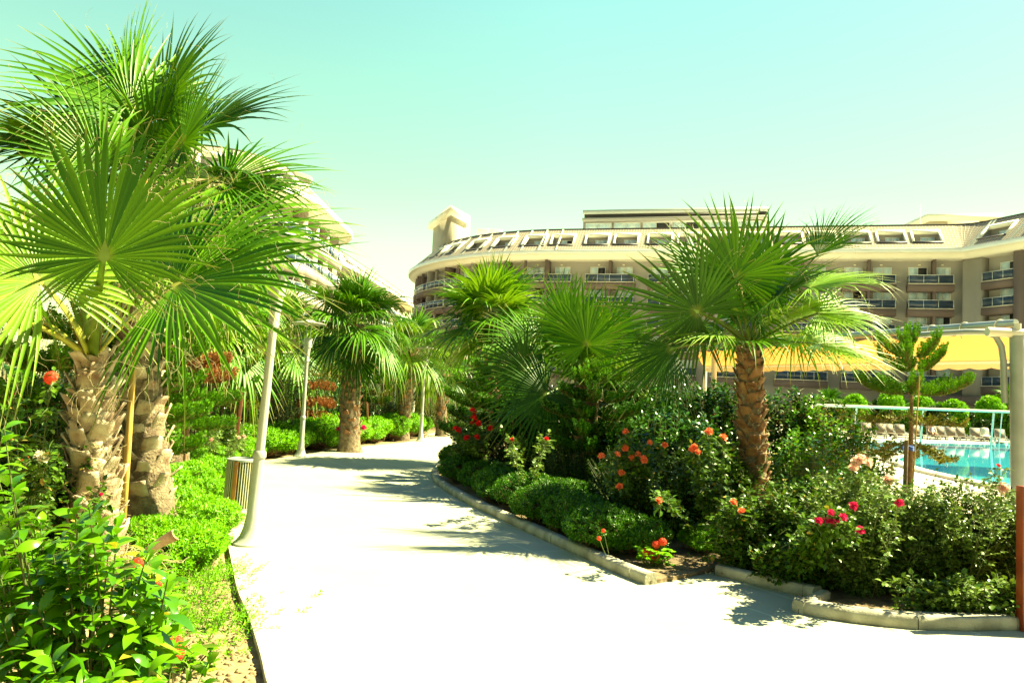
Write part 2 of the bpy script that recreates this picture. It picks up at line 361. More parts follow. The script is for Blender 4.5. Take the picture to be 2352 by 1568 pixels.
def rods(A, B, ra, rb, mi=0):
    """three-sided tapered twigs between point arrays"""
    A = np.asarray(A, float); B = np.asarray(B, float); d = unit(B-A); ref = np.where(np.abs(d[:, 2:3]) > .9, [[1., 0, 0]], [[0, 0, 1.]])
    u = unit(np.cross(d, ref)); v = np.cross(d, u); n = len(A); V = []
    for P, r in ((A, ra), (B, rb)):
        r = np.broadcast_to(r, n)[:, None]
        for k in range(3):
            a = k*2*math.pi/3; V.append(P+(u*math.cos(a)+v*math.sin(a))*r)
    V = np.stack(V, 1).reshape(-1, 3); F = np.array([(0, 1, 4, 3), (1, 2, 5, 4), (2, 0, 3, 5)])
    return (V, (F[None]+(np.arange(n)*6)[:, None, None]).reshape(-1, 4), mi)
def shoots(P, A, nl, slen, L, W, spread=.8, fine=True, curl=.2, fold=.25, rg=rng, jitter=.3, mi=0, droop=0):
    """leaf whorls along short shoots: P tips, A axes"""
    P = np.asarray(P, float); A = unit(np.asarray(A, float)); n = len(P)
    ref = np.where(np.abs(A[:, 2:3]) > .9, [[1., 0, 0]], [[0, 0, 1.]]); U = unit(np.cross(A, ref)); Vv = np.cross(A, U)
    ph = rg.uniform(0, 6.28, n)[:, None] + np.arange(nl)[None]*2.4
    tt = (np.arange(nl)/max(1, nl-1))[None]                      # 0 bottom .. 1 tip
    rad = U[:, None]*np.cos(ph)[..., None] + Vv[:, None]*np.sin(ph)[..., None]
    sp = spread*(1.15-.75*tt)[..., None]
    D = A[:, None]*(1-sp*.55) + rad*sp + rg.normal(0, jitter*.4, (n, nl, 3)); D[..., 2] -= droop
    pos = P[:, None] - A[:, None]*((1-tt)*slen)[..., None]
    Nn = A[:, None] - .35*rad + rg.normal(0, jitter, (n, nl, 3))
    s = (1-.35*tt**3)*rg.uniform(.75, 1.15, (n, nl))
    return leaf_chunks(pos.reshape(-1, 3), D.reshape(-1, 3), Nn.reshape(-1, 3), (L*s).ravel(), (W*s).ravel(), curl, fold, fine, mi)
def dome(n, rx, ry, h, rg, lump=.25, shell=.45, low=-.1, sq=1.0):
    """points and outward directions in a lumpy dome standing on z=0"""
    d = unit(rg.normal(0, 1, (n, 3))); d[:, 2] = np.abs(d[:, 2])*(1-low)+low; d = unit(d)
    k = unit(rg.normal(0, 1, (9, 3))); k[:, 2] = abs(k[:, 2]); am = rg.uniform(.4, 1, 9)
    b = (np.maximum(0, d@k.T-.6)/.4*am).max(1)
    r = (1-lump+lump*b)*(1-shell*rg.uniform(0, 1, n)**2.0)
    e = np.abs(d)**sq*np.sign(d)
    P = e*r[:, None]*np.array([rx, ry, h*.55]) + [0, 0, h*.45]
    return P, d
def bush_mesh(name, seed, rx, ry, h, nshoot, nl, slen, L, W, mats, fine=False, lump=.3, shell=.5, up=.6, spread=.8, curl=.2, tw=.006, **kw):
    rg = np.random.default_rng(seed)
    P, d = dome(nshoot, rx, ry, h, rg, lump, shell, low=-.55)
    P[:, 2] = np.maximum(P[:, 2], .03)
    A = d*np.array([1, 1, .8]) + [0, 0, up] + rg.normal(0, .3, d.shape)
    lf = mesh_leaves(name, shoots(P, A, nl, slen, L, W, spread, fine, curl, rg=rg, **kw), mats)
    base = np.stack([P[:, 0]*.25, P[:, 1]*.25, P[:, 2]*.15], 1); mid = (base+P)/2 + rg.normal(0, .04, P.shape)
    s = slice(0, None, 3)
    tw_ = mesh_np(name+'_twigs', [rods(base[s], mid[s], tw*1.6, tw), rods(mid[s], P[s], tw, tw*.4)], [M['wood_stem']])
    return lf, tw_
def put_bush(name, meshes, loc, scale, rz, label, cat, group=None):
    o = bpy.data.objects.new(name, meshes[1]); link(o); o.location = loc; o.rotation_euler = (0, 0, rz)
    o.scale = scale if hasattr(scale, '__len__') else (scale,)*3
    tag(o, label, cat, group)
    f = bpy.data.objects.new('foliage', meshes[0]); link(f, o)
    return o

# flowers -----------------------------------------------------------
def petal_grid(ang, r0, r1, w, lift, cup, nseg=4):
    V = []; F = []
    for i in range(nseg+1):
        t = i/nseg
        for j in (-1, -.5, 0, .5, 1):
            ww = w*math.sin(math.pi*min(.97, .18+t*.72))*(1 if t < .85 else .85)
            r = r0+(r1-r0)*t; x = r - .12*abs(j)**2*(r1-r0)*t; y = ww*j; z = lift*t + cup*(t**2) + .25*w*abs(j)**2
            V.append((x*math.cos(ang)-y*math.sin(ang), x*math.sin(ang)+y*math.cos(ang), z))
    for i in range(nseg):
        for j in range(4):
            a = i*5+j; F.append((a, a+1, a+6, a+5))
    return V, F
def rose_mesh(mk, ser=0):
    b = MB(); rr = random.Random(ser)
    for n, r1, w, lift, cup in ((5, 1.0, .52, .05, -.05), (5, .80, .46, .35, .05), (5, .55, .36, .55, .12), (4, .32, .25, .65, .1), (3, .16, .16, .7, .05)):
        a0 = rr.uniform(0, 6)
        for i in range(n):
            V, F = petal_grid(a0+i*2*math.pi/n+rr.uniform(-.15, .15), .03, r1*rr.uniform(.88, 1.1), w, lift*rr.uniform(.8, 1.2), cup); b.add(V, F)
    return mesh_np('rose_flower', b.c, [M[mk]], smooth=True)
def geranium_mesh(mk='p_ger'):
    b = MB(); rr = random.Random(5)
    for i in range(34):
        z = 1-2*(i+.5)/34*.72; a = i*2.4; c = Vector((math.sqrt(max(0, 1-z*z))*math.cos(a), math.sqrt(max(0, 1-z*z))*math.sin(a), z)); q = c.to_track_quat('Z', 'Y')
        for k in range(5):
            V, F = petal_grid(k*1.257+i, .02, .34, .15, .02, -.02, 2)
            b.add([q@Vector(v)+c*.8 for v in V], F)
    return mesh_np('geranium_flower', b.c, [M[mk]])
FL = {k: [rose_mesh(k, s) for s in (1, 2, 3)] for k in ('p_orange', 'p_red', 'p_mag', 'p_pink', 'p_white')}
FL['p_ger'] = [geranium_mesh()]
def flower(parent, loc, kind, r, face=None):
    """loc in world space; the flower is a child of its plant"""
    me = random.choice(FL[kind]); o = bpy.data.objects.new('flower', me); link(o)
    d = Vector(face) if face else Vector((random.uniform(-.5, .6), random.uniform(-1, -.2), random.uniform(.4, 1.2)))
    o.parent = parent; o.matrix_parent_inverse = Matrix.Identity(4)
    pm = parent.matrix_basis
    o.matrix_basis = pm.inverted() @ (Matrix.Translation(Vector(loc)) @ d.to_track_quat('Z', 'Y').to_matrix().to_4x4() @ Matrix.Rotation(random.uniform(0, 6), 4, 'Z') @ Matrix.Scale(r, 4))
    return o
def rose_bush(loc, w, dpt, h, ns, flowers, seed, label, leaf='rose', L=.052, fr=.043, nl=7, extra=None, group=None, cat='rose bush', name='rose_bush', bare=.05):
    """canes rise from the base; leaflets grow along them; flowers = [(world point, kind, radius)]"""
    rg = np.random.default_rng(seed); loc = Vector(loc)
    tips = []
    for p, k, r in flowers: tips.append(np.array(Vector(p)-loc))
    while len(tips) < ns:
        a = rg.uniform(0, 6.28); q = math.sqrt(rg.uniform(0, 1)); hh = h*rg.uniform(.12, 1.0)**.75*(1-.25*q*q)
        tips.append(np.array([q*math.cos(a)*w/2, q*math.sin(a)*dpt/2, hh]))
    tips = np.array(tips); n = len(tips)
    base = np.stack([tips[:, 0]*.25, tips[:, 1]*.25, np.zeros(n)], 1)
    A = []; B = []; LP = []; LD = []; LN = []
    for i in range(n):
        p0 = base[i]; p3 = tips[i]; c = p0*.45+p3*.55 + rg.normal(0, .05, 3); c[2] += .1*h
        pts = [(1-t)**2*p0+2*t*(1-t)*c+t*t*p3 for t in np.linspace(0, 1, 9)]
        for a, b in zip(pts[:-1], pts[1:]): A.append(a); B.append(b)
        m = max(6, int(np.linalg.norm(p3-p0)/.026))
        for t in rg.uniform(bare, .99, m):
            q = (1-t)**2*p0+2*t*(1-t)*c+t*t*p3; tg = unit(p3-p0); out = unit(rg.normal(0, 1, 3)+[0, 0, .25]); ln = rg.uniform(.04, .13)
            e = q+out*ln; A.append(q); B.append(e)
            for s, u in ((0, 0), (1, .3), (-1, .3), (1, .6), (-1, .6)):
                sd = unit(np.cross(out, [0, 0, 1])+1e-3)*s; LP.append(e-out*ln*u*.9+sd*.006); LD.append(out*(.9 if s == 0 else .45)+sd*.9+rg.normal(0, .15, 3)); LN.append(np.array([0, 0, 1.])+rg.normal(0, .45, 3))
    ln = len(LP); s = rg.uniform(.7, 1.2, ln)
    o = obj_np(name, [rods(A, B, .0035, .0025)], [M['stem']]); o.location = loc; tag(o, label, cat, group)
    f = bpy.data.objects.new('foliage', mesh_leaves('foliage', leaf_chunks(LP, LD, LN, L*s, L*.40*s, .15, .3, True), [M[leaf]])); link(f, o)
    for p, k, r in flowers: flower(o, p, k, r)
    return o
def laurel_bush(loc, w, dpt, h, ns, seed, label, mk='laurel', L=.125, nl=10, slen=.22, group=None, tips=None, cat='shrub', name='laurel_shrub', Wr=.30, curl=.35, fine=True, low=0.1, sp=.95):
    rg = np.random.default_rng(seed); loc = Vector(loc)
    T = [] if tips is None else [np.array(Vector(p)-loc) for p in tips]
    if tips is None: ns = int(ns*1.5); h *= 1.07
    while len(T) < ns:
        a = rg.uniform(0, 6.28); q = math.sqrt(rg.uniform(0, 1)); T.append(np.array([q*math.cos(a)*w/2, q*math.sin(a)*dpt/2, h*(low+(1-low)*rg.uniform(0, 1)**.7)*(1-.22*q**3)]))
    T = np.array(T); n = len(T); base = np.stack([T[:, 0]*.35, T[:, 1]*.35, np.minimum(T[:, 2]*.2, .1)], 1); mid = base*.5+T*.5+rg.normal(0, .03, T.shape)
    A = T-mid; A = unit(A)+[0, 0, .35]+rg.normal(0, .15, T.shape)
    o = obj_np(name, [rods(base, mid, .008, .006), rods(mid, T, .006, .003)], [M['stem']]); o.location = loc; tag(o, label, cat, group)
    f = bpy.data.objects.new('foliage', mesh_leaves('foliage', shoots(T, A, nl, slen, L, L*Wr, sp, fine, curl, rg=rg, jitter=.3, droop=.15), [M[mk]], fine == 'big')); link(f, o)
    return o

# fan palms ---------------------------------------------------------
TS = np.array([.02, .10, .2, .3, .4, .48, .56, .66, .76, .86, .94, 1.0])
def frond(parent, c, hub, axis, normal, r, nseg=44, sp=R(140), sag=.25, seed=0, mk='palm', pet='petiole', threads=0, hang=.25, pw=.022, cup=.18, split=.42, brk=.25, thorns=False, org=None, edge=.7, bow=.12):
    rg = np.random.default_rng(seed); c = np.array(c, float); hub = np.array(hub, float)
    ax = unit(np.array(axis, float)); nm = np.array(normal, float); nm = unit(nm-ax*(nm@ax)); sd = np.cross(ax, nm)
    org = np.array(org if org is not None else (0, 0, 0), float)
    a = np.linspace(-sp, sp, nseg) + rg.normal(0, .008, nseg); da = 2*sp/nseg
    D = np.cos(a)[:, None]*ax + np.sin(a)[:, None]*sd + nm*(cup*np.sin(a)**2)[:, None] ; D = unit(D)
    q = np.abs(a)/sp; L = r*(1-(1-edge)*q**1.6)*rg.uniform(.93, 1.04, nseg)
    T = TS[None, :]; nT = len(TS)
    sg = sag*(1+1.0*q+rg.uniform(-.4, .5, nseg)); br = (rg.uniform(0, 1, nseg) < brk)*rg.uniform(.4, 1.2, nseg)+.12
    pos = hub + D[:, None]*(L[:, None]*T)[..., None]
    g = np.array([0, 0, -1.])
    late = np.maximum(0, T-.58)
    pos = pos + g*(sg[:, None]*L[:, None]*T**2.6)[..., None] + g*(hang*4*br[:, None]*L[:, None]*late**1.7)[..., None] - D[:, None]*(hang*1.7*br[:, None]*L[:, None]*late**2)[..., None]
    pos = pos - nm*(bow*.6*L[:, None]*T**2)[..., None]
    pos += (rg.normal(0, 1, (nseg, 3))*.035*r)[:, None]*(np.maximum(0, T-split)**1.5)[..., None]*3
    sdv = unit(np.cross(nm, D)); ts = split+rg.uniform(-.05, .08, nseg)
    hwf = L[:, None]*np.minimum(T, ts[:, None])*math.tan(da/2)*1.03
    tap = np.where(T > ts[:, None], np.maximum(0.03, (1-((T-ts[:, None])/(1-ts[:, None])))**.9*.95), 1)
    hw = hwf*tap
    fold = np.where(T < .48, 1.0, .9)*hw
    Lf = pos - sdv[:, None]*hw[..., None] + nm*fold[..., None]*.6; Rt = pos + sdv[:, None]*hw[..., None] + nm*fold[..., None]*.6
    V = np.stack([Lf, pos, Rt], 2).reshape(-1, 3)          # seg, station, 3
    i = (np.arange(nseg)[:, None]*nT + np.arange(nT-1)[None])*3; i = i.ravel()
    F = np.concatenate([np.stack([i, i+1, i+4, i+3], 1), np.stack([i+1, i+2, i+5, i+4], 1)])
    tv = np.repeat(np.broadcast_to(TS, (nseg, nT)).ravel(), 3)
    ch = [(V-org, F, 0)]
    if threads:
        s = rg.integers(0, nseg, threads); t0 = rg.uniform(.5, .97, threads); P0 = hub+D[s]*(L[s]*t0)[:, None]+g*((sg[s]*L[s]*t0**2.6)[:, None]); P = P0; A_ = []; B_ = []
        d = unit(D[s]+rg.normal(0, .8, (threads, 3)))
        for k in range(6):
            Q = P+d*r*.028; A_.append(P); B_.append(Q); P = Q; d = unit(d+rg.normal(0, .42, d.shape)+g*.3)
        tc = rods(np.concatenate(A_), np.concatenate(B_), .0009, .0007, 1); ch.append((tc[0]-org, tc[1], 1)); tv = np.concatenate([tv, np.full(len(tc[0]), .99)])
    o = obj_np('frond', ch, [M[mk], M['fibre']], parent, attr=tv)
    # petiole
    mid = (c+hub)/2 + np.array([0, 0, .10*np.linalg.norm(hub-c)]); ts = np.linspace(0, 1, 8)
    P = [(1-t)**2*c+2*t*(1-t)*mid+t*t*hub for t in ts]
    b = MB(); n = len(P); V = []
    for k, p in enumerate(P):
        tg = unit(P[min(k+1, n-1)]-P[max(k-1, 0)]); s_ = unit(np.cross(nm, tg)) if abs(nm@tg) < .98 else sd; u_ = np.cross(tg, s_); wd = pw*(1.9-1.2*ts[k]**.6)
        for x, y in ((-1, .25), (0, -.55), (1, .25), (0, .1)): V.append(p-org+s_*x*wd+u_*(-y if u_@nm < 0 else y)*wd)
    F = [(k*4+j, k*4+(j+1) % 4, k*4+4+(j+1) % 4, k*4+4+j) for k in range(n-1) for j in range(4)]
    b.add(V, F)
    if thorns:
        for k in range(46):
            t = .04+.9*k/46; f = t*(n-1); i0 = min(n-2, int(f)); p = P[i0]+(P[i0+1]-P[i0])*(f-i0); tg = unit(P[i0+1]-P[i0]); s_ = unit(np.cross(nm, tg)); wd = pw*(1.9-1.2*t**.6)
            for x in (-1, 1):
                q0 = p-org+s_*x*wd*.97; b.add([q0, q0+tg*.012, q0+tg*.012+s_*x*.016, q0+nm*.003], [(0, 1, 2), (0, 2, 3), (1, 3, 2)], 1)
    # hastula, the pale point where the segments meet
    b.add([hub-org+nm*.004-sd*pw, hub-org+nm*.012-ax*pw, hub-org+nm*.004+sd*pw, hub-org+nm*.006+ax*pw*3.2], [(0, 1, 2, 3)], 0)
    b.build('petiole', [M[pet], M['thorn']], o)
    return o
def palm_trunk(parent, p0, p1, r0, r1, nb, seed, boots_from=.15, boot_mat='boot', fibres=0, blen=.17):
    """p0 and p1 local to parent"""
    rr = random.Random(seed); p0 = Vector(p0); p1 = Vector(p1); n = 26; seg = 22; V = []; F = []; H = (p1-p0).length
    def cen(t): return p0.lerp(p1, t)+Vector((.03*math.sin(t*4+seed), .03*math.cos(t*3+seed), 0))*H*.3
    def rad(t): return r0*(1+.35*max(0, 1-t*6)**2)+(r1-r0)*t
    for i in range(n+1):
        t = i/n
        for k in range(seg):
            a = 2*math.pi*k/seg; rd = rad(t)*(1+rr.uniform(-.035, .035)+.03*math.sin(k*5+i*2)); c = cen(t); V.append(c+Vector((rd*math.cos(a), rd*math.sin(a), 0)))
    for i in range(n):
        for k in range(seg): F.append((i*seg+k, i*seg+(k+1) % seg, (i+1)*seg+(k+1) % seg, (i+1)*seg+k))
    F.append(tuple(range(n*seg, n*seg+seg)))
    MB().add(V, F).build('trunk', M['bark'], parent, smooth=True)
    b = MB()
    for i in range(nb):
        t = boots_from+(1-boots_from)*(i/nb); a = i*2.39996+rr.uniform(-.2, .2); c = cen(t); rd = rad(t)*.93
        out = Vector((math.cos(a), math.sin(a), 0)); side = Vector((-math.sin(a), math.cos(a), 0)); up = Vector((0, 0, 1))
        lean = rr.uniform(.12, .62)*(1.25 if rr.random() < .25 else .8); ln = blen*rr.uniform(.65, 1.3); w0 = min(.11, r0*.52)*rr.uniform(.85, 1.15); w1 = w0*rr.uniform(.45, .75); sk = rr.uniform(-.35, .35)
        VV = []; cut = rr.uniform(-.25, .25)
        for lay in (0, 1):
            for j in range(5):
                u = j/4; q = c+out*(rd+math.sin(lean)*ln*u+.02*u)+up*(math.cos(lean)*ln*u-ln*.25)+side*sk*ln*u*.5
                ww = w0+(w1-w0)*u**.7
                for s in (-1, -.45, .45, 1):
                    th = (.018 if lay else 0)*(1-.4*abs(s))
                    VV.append(q+side*ww*s - out*(.24*ww*(s*s)+th)+up*(cut*s*w1*(1 if j == 4 else 0)+(rr.uniform(-.012, .012) if j == 4 else 0)))
        FF = []
        for j in range(4):
            for s in range(3):
                e = j*4+s; FF.append((e, e+1, e+5, e+4)); e += 20; FF.append((e, e+4, e+5, e+1))
            e = j*4; FF.append((e, e+4, e+24, e+20)); FF.append((e+3, e+23, e+27, e+7))
        for s in range(3): e = 16+s; FF.append((e, e+1, e+21, e+20))
        b.add(VV, FF, 0)
    b.build('leaf_bases', M[boot_mat], parent, smooth=False)
    if fibres:
        rg = np.random.default_rng(seed); t = rg.uniform(boots_from*.3, 1, fibres); a = rg.uniform(0, 6.28, fibres)
        cc = np.array([cen(x) for x in t]); rd = np.array([rad(x) for x in t])+.015; P = cc+np.stack([np.cos(a)*rd, np.sin(a)*rd, 0*a], 1)
        A_ = []; B_ = []; d = np.stack([-np.sin(a), np.cos(a), rg.normal(0, .7, fibres)], 1)*np.sign(rg.normal(0, 1, fibres))[:, None]+np.stack([np.cos(a), np.sin(a), 0*a], 1)*.25; d = unit(d)
        for k in range(4):
            Q = P+d*.032; A_.append(P); B_.append(Q); P = Q; d = unit(d+rg.normal(0, .35, d.shape))
        obj_np('trunk_fibres', [rods(np.concatenate(A_), np.concatenate(B_), .0022, .0018)], [M['fibre']], parent)
def palm_thing(loc, label, group='fan palms in the beds'):
    return empty('fan_palm', loc, label, 'palm tree', group)
def crown(parent, org, c, n, pl, r, seed, mk='palm', nseg=36, elmin=-45, elmax=82, az0=0, skip=None, sag=.12, hang=.15, threads=0, thorns=False, pets=('petiole',), pw=.02, mats=None):
    rr = random.Random(seed); c = Vector(c)
    for i in range(n):
        u = (i+.5)/n; el = R(elmax+(elmin-elmax)*u**1.15+rr.uniform(-6, 6)); az = az0+i*2.39996+rr.uniform(-.25, .25)
        if skip and skip(az % (2*math.pi), el): continue
        d = Vector((math.cos(az)*math.cos(el), math.sin(az)*math.cos(el), math.sin(el))); p_ = pl*rr.uniform(.8, 1.15)*(1-.25*max(0, math.sin(el)))
        hub = c+d*p_+Vector((0, 0, -.10*p_*math.cos(el)))
        el2 = el-R(rr.uniform(4, 22))*math.cos(el); ax = Vector((math.cos(az)*math.cos(el2), math.sin(az)*math.cos(el2), math.sin(el2)))
        nm = Vector((0, 0, 1))-ax*ax.z; nm += Vector((rr.uniform(-.35, .35), rr.uniform(-.35, .35), rr.uniform(-.1, .1)))
        if el < R(-15): nm = Vector((math.cos(az), math.sin(az), .4))
        k = (mats[i % len(mats)] if mats else mk)
        frond(parent, c+Vector((math.cos(az), math.sin(az), 0))*.06, hub, ax, nm, r*rr.uniform(.88, 1.1), nseg, R(rr.uniform(118, 150)), sag*(1+.8*u), seed*97+i, k, pets[i % len(pets)], threads, hang*(.7+.8*u), pw, org=org, brk=.2+.3*u, thorns=thorns, cup=rr.uniform(.1, .3))

# Norfolk pines -----------------------------------------------------
def norfolk(loc, top, tiers, seed, label, mk='arau', dead=(), trunk_r=.028, blen0=.10, brl=.15, nb=5, group='young norfolk pines in the beds', dens=1.0, lean=(0, 0), arch=.28, nee=.034):
    """tiers: list of (height, reach, rise, material)"""
    rg = np.random.default_rng(seed); o = empty('norfolk_pine', loc, label, 'conifer', group)
    t0 = Vector((0, 0, 0)); t1 = Vector((lean[0], lean[1], top)); b = MB()
    b.tube([t0, t0.lerp(t1, .35), t0.lerp(t1, .7), t1], [trunk_r*1.2, trunk_r, trunk_r*.6, trunk_r*.18], 9); b.build('trunk', M['arau_bark'], o, smooth=True)
    for ti, (h, reach, rise, tm) in enumerate(tiers):
        brn = tm == 'arau_brown'; brl_ = brl*(1.7 if brn else 1); dens_ = dens*(.5 if brn else 1)
        A = []; B = []; RP = []; RD = []; f = h/top; c0 = np.array(t1)*f; a0 = rg.uniform(0, 6.28)
        for i in range(nb):
            az = a0+i*2*math.pi/nb+rg.uniform(-.15, .15); o2 = np.array([math.cos(az), math.sin(az), 0]); rc = reach*rg.uniform(.88, 1.1)
            def bp(t): return c0+o2*rc*t+np.array([0, 0, rise*t*t+arch*reach*math.sin(math.pi*t)*(-.35)])
            pts = [bp(t) for t in np.linspace(0, 1, 8)]
            for a, q in zip(pts[:-1], pts[1:]): A.append(a); B.append(q)
            m = int(reach/.014*dens_)
            for j in range(m):
                t = .16+.84*(j+rg.uniform(0, 1))/m; p = bp(t); tg = unit(bp(min(1, t+.05))-bp(t-.05)); sd = unit(np.cross(tg, [0, 0, 1])); s = 1 if j % 2 else -1
                d = sd*s*(.65)+tg*.65+np.array([0, 0, .55+rg.normal(0, .22)]); RP.append(p); RD.append(unit(d-np.array([0, 0, .9*brn]))*brl_*(.55+.6*math.sin(math.pi*min(1, .15+t*.75)))*rg.uniform(.7, 1.2))
            RP.append(bp(.97)); RD.append(unit(bp(1)-bp(.9))*brl*.8)
        RP = np.array(RP); RD = np.array(RD); nr = len(RP); K = 11; LP = []; LD = []; LN = []
        q = RP; d = RD/K
        for k in range(K):
            d2 = d+np.array([0, 0, .0022])*brl/.15; nx = q+d2; rad = unit(np.cross(unit(d), unit(rg.normal(0, 1, d.shape))))
            for s in (-1, 1, .3):
                LP.append(q); LD.append(unit(d)*.9+rad*s*.75); LN.append(unit(np.cross(rad, d))+rg.normal(0, .2, d.shape))
            if k == 0: qs = q
            q = nx; d = d2
        LP = np.concatenate(LP); LD = np.concatenate(LD); LN = np.concatenate(LN)
        bo = obj_np('branches', [rods(A, B, .007, .005), rods(RP, RP+RD*.8, .0035, .002)], [M['arau_bark']], o)
        fo = bpy.data.objects.new('needles', mesh_leaves('needles', leaf_chunks(LP, LD, LN, nee, nee*.34, .1, .2, False), [M[tm or mk]])); link(fo, bo)
    return o
# ------------------------------------------------------------------ ground, path, kerbs
def poly_slab(name, pts, z1, z0, mts, kind='structure'):
    """flat polygon with side faces"""
    n = len(pts); bm_v = [Vector((p[0], p[1], z1)) for p in pts]+[Vector((p[0], p[1], z0)) for p in pts]
    me = bpy.data.meshes.new(name); fs = [tuple(range(n))]+[(i, i+n, (i+1) % n+n, (i+1) % n) for i in range(n)]
    me.from_pydata([tuple(v) for v in bm_v], [], fs)
    for x in mts: me.materials.append(x)
    for p in me.polygons:
        if len(mts) > 1 and p.index > 0: p.material_index = 1
    o = bpy.data.objects.new(name, me); link(o); o['kind'] = kind
    import bmesh
    b = bmesh.new(); b.from_mesh(me); bmesh.ops.triangulate(b, faces=[f for f in b.faces if len(f.verts) > 4]); bmesh.ops.recalc_face_normals(b, faces=b.faces); b.to_mesh(me); b.free()
    return o
def smooth_pts(P, k=6):
    P = [Vector(p) for p in P]; out = []
    for i in range(len(P)-1):
        a, b, c, d = P[max(i-1, 0)], P[i], P[i+1], P[min(i+2, len(P)-1)]
        for j in range(k):
            t = j/k; out.append(.5*((2*b)+(c-a)*t+(2*a-5*b+4*c-d)*t*t+(3*b-a-3*c+d)*t**3))
    out.append(P[-1]); return out
# one ground sheet reaching the horizon
me = bpy.data.meshes.new('ground'); S_ = 900
me.from_pydata([(-S_, -S_, -.05), (S_, -S_, -.05), (S_, S_, -.05), (-S_, S_, -.05)], [], [(0, 1, 2, 3)]); me.materials.append(M['soil'])
g = link(bpy.data.objects.new('ground', me)); g['kind'] = 'structure'
# path outline
left = [G(*p) for p in ((700, 1900), (652, 1680), (612, 1560), (598, 1500), (570, 1410), (545, 1350), (528, 1270), (510, 1180), (508, 1130), (530, 1088), (575, 1066), (640, 1052), (700, 1043), (780, 1031), (860, 1022), (930, 1015), (972, 1008))]
left = smooth_pts(left, 4)
far = [G(*p) for p in ((984, 996), (1004, 992), (1030, 994), (1065, 1000), (1120, 1004), (1200, 1008))]
K1p = [G(*p) for p in ((1120, 1022), (1065, 1029), (1040, 1035), (1018, 1052), (1002, 1075), (992, 1092), (1002, 1112), (1060, 1150), (1130, 1184), (1200, 1217), (1275, 1252), (1350, 1286), (1420, 1318), (1482, 1343))]
K1s = smooth_pts(K1p, 4)
gap = [G(*p) for p in ((1560, 1330), (1640, 1312))]
K2s = [G(*p) for p in ((1640, 1320), (1720, 1340), (1800, 1358), (1868, 1376))]
K3s = [G(*p) for p in ((1880, 1378), (1835, 1400), (1818, 1404))]
K4s = [G(*p) for p in ((1818, 1404), (1900, 1422), (2000, 1436), (2110, 1446), (2240, 1449), (2420, 1446), (2700, 1440))]
right = [G(2900, 1440), Vector((9, 2, 0)), Vector((9, -3, 0)), Vector((-.9, -3, 0))]
path = poly_slab('path', [p for p in left]+far+K1s+gap+K2s[0:]+K3s[1:]+K4s[1:]+right, 0, -.12, [M['path'], M['kerb']])
# soil of the raised right bed
def inset(P, k=.06):
    P = [Vector(p) for p in P]; o = []
    for i, p in enumerate(P):
        t = (P[min(i+1, len(P)-1)]-P[max(i-1, 0)]).normalized(); o.append(p+Vector((-t.y, t.x, 0))*k)
    return o
bedp = inset(K1s)+gap+inset(K2s)+inset(K3s)+inset(K4s)+[Vector((9.5, 6.2, 0)), Vector((9.2, 8.6, 0)), Vector((5.6, 9.2, 0)), Vector((4.8, 13, 0)), Vector((4.5, 22, 0)), Vector((2, 30, 0))]
poly_slab('bed_soil', bedp, .035, -.09, [M['soil_dk']])
def kerb_run(pts, label, wd=.13, h=.10, seg=.9, inner=1):
    pts = [Vector(p) for p in pts]; cum = [0]
    for a, b in zip(pts[:-1], pts[1:]): cum.append(cum[-1]+(b-a).length)
    def ev(s):
        for i in range(len(pts)-1):
            if s <= cum[i+1] or i == len(pts)-2:
                t = (s-cum[i])/max(1e-6, cum[i+1]-cum[i]); return pts[i].lerp(pts[i+1], t), (pts[i+1]-pts[i]).normalized()
    b = MB(); s = 0; rr = random.Random(int(cum[-1]*100))
    while s < cum[-1]-.02:
        e = min(cum[-1], s+seg*rr.uniform(.9, 1.1)); V = []; F = []; n = 4; dz = rr.uniform(-.004, .004); ds = rr.uniform(-.005, .005)
        for k in range(n+1):
            p, t = ev(s+.005+(e-s-.01)*k/n); q = Vector((-t.y, t.x, 0))*inner
            for o_, z in ((ds, -.02), (ds, h*.72), (ds+.014, h*.93), (ds+.032, h+dz), (wd-.02, h+dz), (wd, h-.015), (wd, -.02)): V.append(p+q*o_+Vector((0, 0, z+rr.uniform(-.0025, .0025))))
        m = 7
        for k in range(n):
            for j in range(m): F.append((k*m+j, k*m+(j+1) % m, (k+1)*m+(j+1) % m, (k+1)*m+j))
        F.append(tuple(range(m))[::-1]); F.append(tuple(range(n*m, n*m+m))); b.add(V, F); s = e
    o = b.build('kerb', M['kerb']); return tag(o, kind='structure')
kerb_run(K1s, '', inner=1); kerb_run(K2s, '', inner=1); kerb_run(K3s, '', inner=1, wd=.1); kerb_run(K4s, '', inner=1, wd=.16)

